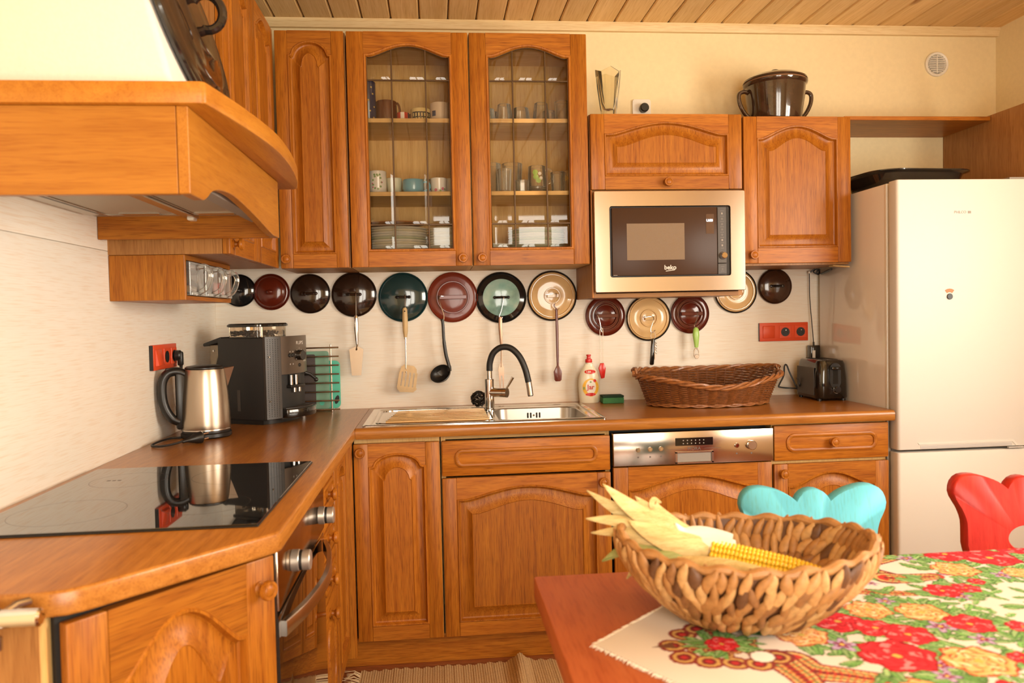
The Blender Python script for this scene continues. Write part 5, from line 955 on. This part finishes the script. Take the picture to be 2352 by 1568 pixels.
def pansy(x, y, r, rot):
    def fn(rho, th_, dx, dy):
        bd = .72+.28*np.cos(5*th_+rot); a = (rho < bd).astype(float); c = np.where((rho < .5*bd)[:, None], np.array([.22, .02, .06]), np.array([.46, .33, .50])); c = np.where((rho < .14)[:, None], np.array([.7, .5, .1]), c)
        c = np.where((rho > bd-.09)[:, None], np.array([.12, .03, .10]), c); return c, a
    blob(x, y, r*1.25, fn)
def ribbon(pts, w, seed):
    """paisley band: stripes of maroon, ochre and green with beads, following a path"""
    P = np.array([(p.x, p.y) for p in bez([(a, b, 0) for a, b in pts], 14)]); r0 = np.random.default_rng(seed)
    d2 = np.full(PX.shape, 9.); tt = np.zeros(PX.shape); sd = np.zeros(PX.shape)
    m = (PX > P[:, 0].min()-w) & (PX < P[:, 0].max()+w) & (PY > P[:, 1].min()-w) & (PY < P[:, 1].max()+w); i, j = np.nonzero(m); q = np.stack([PX[i, j], PY[i, j]], 1); best = np.full(len(q), 9.); arc_ = np.zeros(len(q)); sg = np.zeros(len(q)); L = 0
    for k in range(len(P)-1):
        a, b = P[k], P[k+1]; ab = b-a; l2 = ab@ab+1e-12; u = np.clip(((q-a)@ab)/l2, 0, 1); d = q-(a+u[:, None]*ab); dd = np.hypot(d[:, 0], d[:, 1]); s_ = np.sign(ab[0]*d[:, 1]-ab[1]*d[:, 0]); mm = dd < best
        best[mm] = dd[mm]; arc_[mm] = (L+u*math.sqrt(l2))[mm]; sg[mm] = s_[mm]; L += math.sqrt(l2)
    tw = np.clip(1-.35*(arc_/max(L, 1e-6)), .2, 1); e = best/(w*tw); pal = [np.array(c) for c in ((.20, .03, .025), (.55, .30, .07), (.16, .20, .07), (.62, .42, .16), (.24, .035, .03))]
    k = np.clip((e*5).astype(int), 0, 4); c = np.array(pal)[k]
    bead = (np.sin(arc_*1100+k*2) > .2) & (k % 2 == 1); c = np.where(bead[:, None], c*.5+np.array([.75, .55, .25])*.5, c); bead = (np.sin(arc_*700+k) > .75); c = np.where(bead[:, None], np.array([.50, .04, .03]), c)
    c = np.where((e > .93)[:, None], np.array([.10, .02, .02]), c); on = e < 1; col[i[on], j[on]] = c[on]
random.seed(3)
for pts, w, sd_ in (([(1.69, -2.02), (1.67, -1.975), (1.70, -1.935), (1.76, -1.912), (1.83, -1.90)], .030, 1), ([(1.69, -2.02), (1.72, -2.03), (1.775, -2.025)], .026, 2), ([(1.56, -2.06), (1.62, -2.08), (1.68, -2.10), (1.72, -2.095)], .016, 3),
                    ([(1.38, -2.31), (1.39, -2.345), (1.43, -2.365), (1.50, -2.40)], .030, 4), ([(1.36, -2.30), (1.37, -2.37), (1.36, -2.43)], .026, 5), ([(1.34, -2.19), (1.40, -2.20), (1.44, -2.19)], .018, 6), ([(2.05, -2.1), (2.1, -2.0), (2.15, -1.95)], .04, 7), ([(1.85, -2.25), (1.9, -2.2), (1.98, -2.16)], .025, 8)): ribbon(pts, w, sd_)
PAIS = [(1.258, -2.205), (1.285, -2.19), (1.315, -2.181), (1.236, -2.282), (1.265, -2.30), (1.299, -2.308), (1.232, -2.243), (1.376, -2.199), (1.363, -2.301), (1.33, -2.315)]
def drop(rho, th_, dx, dy):
    k = np.clip((rho*4).astype(int), 0, 4); pal = np.array([(.45, .03, .03), (.18, .02, .02), (.55, .33, .10), (.22, .03, .025), (.10, .02, .02)]); return pal[k], (rho < 1).astype(float)
for x, y in PAIS: blob(x, y, .021, drop)
for q in range(26):
    a = random.uniform(0, 6.28); blob(1.30+.055*math.cos(a)*random.random(), -2.245+.045*math.sin(a)*random.random(), .011, drop); leaf(1.305+.05*math.cos(a), -2.245+.04*math.sin(a), .012, a)
tip = lambda rho, th_, dx, dy: (np.tile(np.array([.16, .06, .03]), (len(rho), 1)), ((np.abs(dy) < .35*(1+dx)) & (dx > -1) & (dx < .6)).astype(float))
blob(1.222, -2.243, .020, tip)
RED = [(x, y, r*1.12) for x, y, r in RED]; ORG = [(x, y, r*1.1) for x, y, r in ORG]
for q in range(230):
    x_, y_ = random.uniform(1.45, 2.2), random.uniform(-2.5, -1.9); leaf(x_, y_, random.uniform(.012, .022), random.uniform(0, 6.3))
for q in range(26):
    pansy(random.uniform(1.5, 2.2), random.uniform(-2.5, -1.9), random.uniform(.007, .012), q)
for (x, y, r) in RED+ORG+PUR:
    for q in range(15):
        a = random.uniform(0, 6.28); leaf(x+r*random.uniform(.9, 1.7)*math.cos(a), y+r*random.uniform(.9, 1.7)*math.sin(a), random.uniform(.014, .024), a+random.uniform(-.6, .6))
for x, y, r in PUR: pansy(x, y, r, x*90)
for x, y, r in ORG: rose(x, y, r, ((.42, .05, .02), (.70, .30, .07), (.80, .52, .22), (.86, .74, .48)), x*70)
for x, y, r in RED: rose(x, y, r, ((.30, .006, .012), (.55, .014, .022), (.66, .03, .04), (.82, .36, .36)), x*70)
for x, y, r in ((1.343, -2.206, .017), (1.343, -2.295, .019)): blob(x, y, r, lambda rho, th_, dx, dy: (np.where((rho > .85)[:, None], np.array([.16, .03, .02]), np.array([.82, .78, .70])), (rho < 1).astype(float)))
ov = PY-(-1.904); PZ = np.where(ov > 0, TZ+.0022-np.clip(ov-.003, 0, 1), TZ+.0022); PYc = np.where(ov > 0, -1.904+np.minimum(ov, .003)+.0005, PY)
PZ = PZ+.0006*np.sin(PX*60+PY*35)*(ov <= 0)+.0006
idx = -np.ones(PX.shape, int); idx[inside] = np.arange(inside.sum())
q = np.stack([idx[:-1, :-1], idx[1:, :-1], idx[1:, 1:], idx[:-1, 1:]], -1).reshape(-1, 4); q = q[(q >= 0).all(1)]
vco = np.stack([PX[inside], PYc[inside], PZ[inside]], 1).astype(np.float32)
me = bpy.data.meshes.new('cloth'); me.vertices.add(len(vco)); off = np.array([1.60, -2.2, TZ+.002], np.float32); me.vertices.foreach_set('co', (vco-off).ravel())
me.loops.add(q.size); me.loops.foreach_set('vertex_index', q.ravel().astype(np.int32)); me.polygons.add(len(q)); me.polygons.foreach_set('loop_start', np.arange(0, q.size, 4, dtype=np.int32)); me.update(calc_edges=True)
me.polygons.foreach_set('use_smooth', np.ones(len(q), bool))
at = me.color_attributes.new('print', 'FLOAT_COLOR', 'POINT'); at.data.foreach_set('color', np.concatenate([col[inside], np.ones((len(vco), 1))], 1).astype(np.float32).ravel())
m, nt, b = _mat('cloth_print'); an = nt.nodes.new('ShaderNodeAttribute'); an.attribute_name = 'print'; nt.links.new(an.outputs['Color'], b.inputs['Base Color']); b.inputs['Roughness'].default_value = .85; b.inputs['Specular IOR Level'].default_value = .2
t = thing('tablecloth', 'cream cloth with red roses and green leaves laid diagonally on the table', 'tablecloth', tuple(float(x) for x in off)); cl = _obj('cloth', me, t, 'cloth_print'); OFF[cl.name] = OFF[t.name]
plain('cloth_fringe', (.80, .72, .58), .9)
fr_ = []
for ax_, n_ in ((eA, 330), (eB, 300)):
    o_ = np.array([ax_[1], -ax_[0]]) if ax_ is eB else np.array([-ax_[1], ax_[0]]); o_ = -o_ if (o_@(eA+eB)) > 0 else o_
    for k in range(n_):
        p0 = C0+ax_*(k+.5)*.0019; dd = o_*random.uniform(.004, .009)+ax_*random.uniform(-.003, .003)
        if p0[1] > -1.91: break
        fr_.append(tube([(p0[0], p0[1], TZ+.0026), (*(p0+dd*.5), TZ+.003), (*(p0+dd), TZ+.0012)], [.0006, .0006, .0003], 3))
part('fringe', t, 'cloth_fringe', *fr_, kind='stuff')
# ------------------------------------------------------------------ woven bowl
BC = Vector((1.372, -2.158, TZ+.0075)); t = thing('woven_bowl', 'oval bowl woven from thick brown plant fibre on the table', 'bowl', tuple(BC), local=True, rz=math.radians(-13))
RA, RB, BH = .196, .156, .116
def bw_(a, h, o=0):
    f_ = .50+.50*(1-(1-h)**1.7); return Vector(((RA*f_+o)*math.cos(a), (RB*f_+o)*math.sin(a), .004+h*(BH+.006*math.cos(2*a))))
part('shell', t, 'strand4', loft([[bw_(2*PI*k/64, h/8, -.004) for k in range(64)] for h in range(9)]+[[bw_(2*PI*k/64, h/8, -.011) for k in range(64)] for h in range(8, -1, -1)], True, True, True))  # shell coloured dark to stand in for the shade between strands
part('rim_roll', t, 'strand1', tube([bw_(2*PI*k/150, 1.0, -.006)+Vector((0, 0, .0025*math.sin(k*.9))) for k in range(150)], [.0068+.0014*math.sin(k*.9+1) for k in range(150)], 8, True))
vars_ = []
for vi in range(4):
    r_ = random.Random(vi); pts = [Vector((.004*math.sin(k*.9+vi)*(vi-1.5)*.5, 0, (k/6-.5)*.050)) for k in range(7)]
    vars_.append(tube(pts, [.0016, .0054, .0072, .0078, .0070, .0048, .0014], 7, flat=.75, up=(0, 1, 0)))
strand_mesh = {}
def strand_me(vi, mi):
    if (vi, mi) not in strand_mesh:
        me_ = _mesh('strand', [vars_[vi]], (0, 0, 0), 60); me_.materials.append(MATS['strand%d' % mi]); strand_mesh[(vi, mi)] = me_
    return strand_mesh[(vi, mi)]
rest = []; nst = 0
for side in (1, -1):
    for row in range(5):
        h = .10+row*.19
        ncol = int(52+row*4)
        for k in range(ncol):
            a = 2*PI*(k+.5*(row % 2)+random.uniform(-.25, .25))/ncol; P0, P1 = bw_(a, max(0, h-.12), 0), bw_(a, min(1, h+.12), 0); up_ = (P1-P0).normalized(); tang = (bw_(a+.02, h)-bw_(a-.02, h)).normalized(); nn = tang.cross(up_).normalized()
            if nn.dot(Vector((math.cos(a), math.sin(a), 0))) < 0: nn = -nn
            nn = nn*side; ti = Matrix.Rotation(random.uniform(-.42, .30), 3, nn); up2 = ti @ up_; tg2 = up2.cross(nn)
            M3 = Matrix((tg2, nn, up2)).transposed().to_4x4(); M3.translation = bw_(a, h, .0015 if side > 0 else -.0135); s_ = random.uniform(.85, 1.25)
            M3 = M3 @ Matrix.Diagonal((s_*random.uniform(.8, 1.2), random.uniform(.8, 1.25), random.uniform(.8, 1.15)*(.8 if row == 4 else 1), 1))
            mi = random.choices([0, 1, 2, 3, 4], [4, 4, 2.4, 3, .7])[0]; vi = random.randrange(4)
            wa = a+math.radians(-13); vis = (math.sin(wa) < .25) if side > 0 else (math.sin(wa) > -.35 and row > 0)
            if vis and nst < 298:
                o = bpy.data.objects.new('strand', strand_me(vi, mi)); COL.objects.link(o); o.parent = t; o.matrix_local = M3; nst += 1
            else: rest.append(xf(vars_[vi], M3))
part('strands_hidden_side', t, 'strand1', *rest, kind='stuff', sharp=60)
# ------------------------------------------------------------------ corn cob with husk
p0, p1 = Vector((1.340, -2.108, .880)), Vector((1.515, -2.198, .852)); ax_ = (p1-p0).normalized()
t = thing('corn_cob', 'yellow corn cob with its dry husk pulled back, lying in the woven bowl', 'corn', tuple(p0-Vector((0, 0, .03))))
u_ = Vector((0, 0, 1)); u_ = (u_-ax_*u_.dot(ax_)).normalized(); w_ = ax_.cross(u_); Lc = (p1-p0).length
rad = lambda s: .0275*(1-.10*s-.42*max(0, s-.55)**1.6/.28)
part('core', t, 'kernel', tube([p0+ax_*Lc*k/10 for k in range(11)], [rad(k/10)*.9 for k in range(11)], 12))
ks = []; kb = ball((0, 0, 0), 1, 6, 4)
for r_ in range(16):
    for k in range(30):
        s = k/30*.93; a = 2*PI*r_/16+.02*math.sin(k); R_ = rad(s); c = p0+ax_*(s*Lc)+(u_*math.cos(a)+w_*math.sin(a))*R_*.95; n_ = (u_*math.cos(a)+w_*math.sin(a)); tg = ax_.cross(n_)
        ks.append(([tuple(c+ax_*(x*.0037)+tg*(y*R_*.222)+n_*(z*.0036)) for x, y, z in kb[0]], kb[1]))
part('kernels', t, 'kernel', *ks, kind='stuff', sharp=80)
part('tip', t, 'cobtip', tube([p0+ax_*Lc*.93, p0+ax_*Lc*1.0, p0+ax_*Lc*1.10], [.0155, .011, .002], 10))
def husk(pts, wd, mat='husk', twist=0, cup=.35, nm='husk_leaf'):
    P = bez(pts, 6); n_ = len(P); loops = []
    for k, p in enumerate(P):
        tg = (P[min(k+1, n_-1)]-P[max(k-1, 0)]).normalized(); vw = Vector((.35, -.85, .45)); sd = tg.cross(vw).normalized(); sd = Matrix.Rotation(twist*k/n_, 3, tg) @ sd; nr = sd.cross(tg); s = k/(n_-1)
        w2 = wd*(math.sin(PI*min(1, .22+.78*s))**.75)*(.75+.25*(1-s)) if s < 1 else .0006
        loops.append([p+sd*w2*x-nr*(cup*w2*x*x)+nr*(.0008*math.sin(9*x+k*.2)) for x in (-1, -.6, -.2, .2, .6, 1)])
    top_ = loft(loops, False); bot = [[q-Vector((0, 0, .0008)) for q in l] for l in loops]
    part(nm, t, mat, top_, loft(bot, False), sharp=80)
B0 = p0-ax_*.005
for pts, wd, mt in (([B0, (1.275, -2.10, 0.923), (1.215, -2.085, 0.963), (1.168, -2.08, 1.000)], .022, 'husk'), ([B0, (1.27, -2.09, 0.918), (1.20, -2.07, 0.953), (1.145, -2.06, 0.986)], .018, 'husk'), ([B0, (1.28, -2.10, 0.913), (1.20, -2.09, 0.940), (1.138, -2.085, 0.946)], .017, 'husk'),
                    ([B0, (1.27, -2.11, 0.903), (1.20, -2.10, 0.925), (1.145, -2.09, 0.924)], .015, 'husk'), ([B0, (1.29, -2.09, 0.923), (1.25, -2.07, 0.953), (1.226, -2.06, 0.973)], .018, 'husk'), ([B0, (1.26, -2.12, 0.893), (1.20, -2.11, 0.900), (1.160, -2.10, 0.880)], .015, 'husk_green'),
                    ([B0, (1.27, -2.12, 0.883), (1.225, -2.12, 0.888), (1.195, -2.12, 0.856)], .014, 'husk'), ([B0, (1.29, -2.125, 0.888), (1.25, -2.13, 0.888), (1.225, -2.13, 0.873)], .018, 'husk_green'), ([(1.335, -2.105, 0.897), (1.30, -2.10, 0.913), (1.255, -2.09, 0.943), (1.235, -2.085, 0.953)], .025, 'husk'),
                    ([(1.33, -2.12, 0.897), (1.29, -2.12, 0.908), (1.24, -2.11, 0.928), (1.205, -2.10, 0.943)], .024, 'husk'), ([(1.345, -2.11, 0.901), (1.30, -2.085, 0.923), (1.262, -2.07, 0.953), (1.258, -2.068, 0.966), (1.268, -2.07, 0.963)], .013, 'husk')): husk(pts, wd, mt)
husk([(1.368, -2.122, 0.908), (1.335, -2.108, 0.913), (1.300, -2.098, 0.919), (1.285, -2.09, 0.933)], .024, 'husk_white', cup=.6, nm='husk_base'); husk([(1.372, -2.128, 0.899), (1.335, -2.118, 0.904), (1.300, -2.108, 0.906)], .022, 'husk_white', cup=.6, nm='husk_base')
husk([(1.270, -2.140, 0.885), (1.310, -2.165, 0.889), (1.350, -2.190, 0.889), (1.390, -2.213, 0.885), (1.430, -2.232, 0.880)], .0155, 'husk', cup=.5)
# ------------------------------------------------------------------ carved chairs
PXM = .001043
half = [(0, 0), (10, 1), (20, 4), (30, 12), (38, 25), (47, 17), (59, 9), (75, 2), (89, -2), (105, -6), (119, -7), (132, -6), (142, -3), (151, 4), (158, 14), (162, 30), (160, 42), (154, 54), (146, 68), (140, 84), (137, 101), (138, 119), (140, 150), (132, 190), (120, 230), (105, 270), (96, 330), (92, 385)]
out_l = [(x*PXM, -y*PXM) for x, y in half]; outl = out_l+[(-x, z) for x, z in out_l[:0:-1]]
def chair(label, x, y, mat, ztop, rz):
    t = thing('carved_chair', label, 'chair', (x, y, F), local=True, rz=rz, group='carved wooden chairs at the far side of the table')
    zt = ztop-F; tilt = math.radians(8); hc = (0, -.142); oc = []; N_ = 110
    per = outl+[outl[0]]; d = [0]
    for a, b in zip(per, per[1:]): d.append(d[-1]+math.hypot(b[0]-a[0], b[1]-a[1]))
    oc = [(float(np.interp(d[-1]*k/N_, d, [p[0] for p in per])), float(np.interp(d[-1]*k/N_, d, [p[1] for p in per]))) for k in range(N_)]
    an_ = [math.atan2(z-hc[1], x_-hc[0]) for x_, z in oc]; an_u = np.unwrap(an_); hole = [(hc[0]+.046*math.cos(a), hc[1]+.030*math.sin(a)) for a in an_]
    def pl(l, yy, k=1.0): return [(x_*k, yy+(-(z))*0+math.tan(tilt)*(z+.385), zt+z) for x_, z in l]
    ins = lambda l, c, e: [(c[0]+(x_-c[0])*e, c[1]+(z-c[1])*e) for x_, z in l]
    ho = ins(hole, hc, 1.05)
    part('backrest', t, mat, loft([pl(ins(oc, (0, -.18), .985), -.0165), pl(oc, -.013), pl(oc, .013), pl(ins(oc, (0, -.18), .985), .0165), pl(ho, .0165), pl(hole, .013), pl(hole, -.013), pl(ho, -.0165), pl(ins(oc, (0, -.18), .985), -.0165)]), sharp=50)
    part('seat', t, mat, prism([(-.15, .05), (.15, .05), (.185, -.33), (.15, -.365), (-.15, -.365), (-.185, -.33)], 'z', .425, .455, .005, 2, 40))
    for sx in (-1, 1):
        for yy, dy in ((.0, .05), (-.30, -.04)): part('leg', t, mat, tube([(sx*.125, yy, .424), (sx*.155, yy+dy*.6, .20), (sx*.185, yy+dy, .0)], [.019, .018, .013], 12))
    return t
chair('turquoise painted wooden chair with wavy carved back', 1.752, -1.655, 'turq_z', .864, math.radians(-4))
chair('red painted wooden chair with carved back and oval hole', 2.268, -1.655, 'redwood_z', .872, math.radians(-5))
# ------------------------------------------------------------------ rag rug
t = thing('rag_rug', 'beige striped rag rug on the floor in front of the sink cabinets', 'rug', (1.2, -.95, F), local=True)
nx, ny = 640, 24
def rz_(x, y): return .006+.030*math.exp(-((x-(-.035+.06*(y-.3)))/.030)**2)*max(0, min(1, (y+.1)*3))+.0025*math.sin(x*38)*(.5+.5*y)+.0010*math.sin(x*760)
gv = [(-.585+1.3*i/nx, -.35+.70*j/ny+.006*math.sin(i*.35)*(j == ny), 0) for i in range(nx+1) for j in range(ny+1)]
gv = [(x, y, rz_(x, y)) for x, y, _ in gv]; gf = [(i*(ny+1)+j, (i+1)*(ny+1)+j, (i+1)*(ny+1)+j+1, i*(ny+1)+j+1) for i in range(nx) for j in range(ny)]
bd = [(x, y, z-.005) for x, y, z in gv]
wv = part('weave', t, 'rug', (gv, gf), (bd, gf), sharp=80)
stp = [f for k, f in enumerate(gf) if (k//ny) % 17 in (4, 5)]
part('woven_stripes', t, 'rug_dark', ([(x, y, z+.0006) for x, y, z in gv], stp), kind='stuff', sharp=80)
part('fringe', t, 'fringe', *[tube([(-.583, yy, .005), (-.605, yy+random.uniform(-.012, .012), .007+random.random()*.012), (-.625-random.random()*.03, yy+random.uniform(-.03, .03), .003+random.random()*.012)], [.0014, .0012, .0007], 4) for yy in [-.34+.68*k/150 for k in range(150)]], kind='stuff')
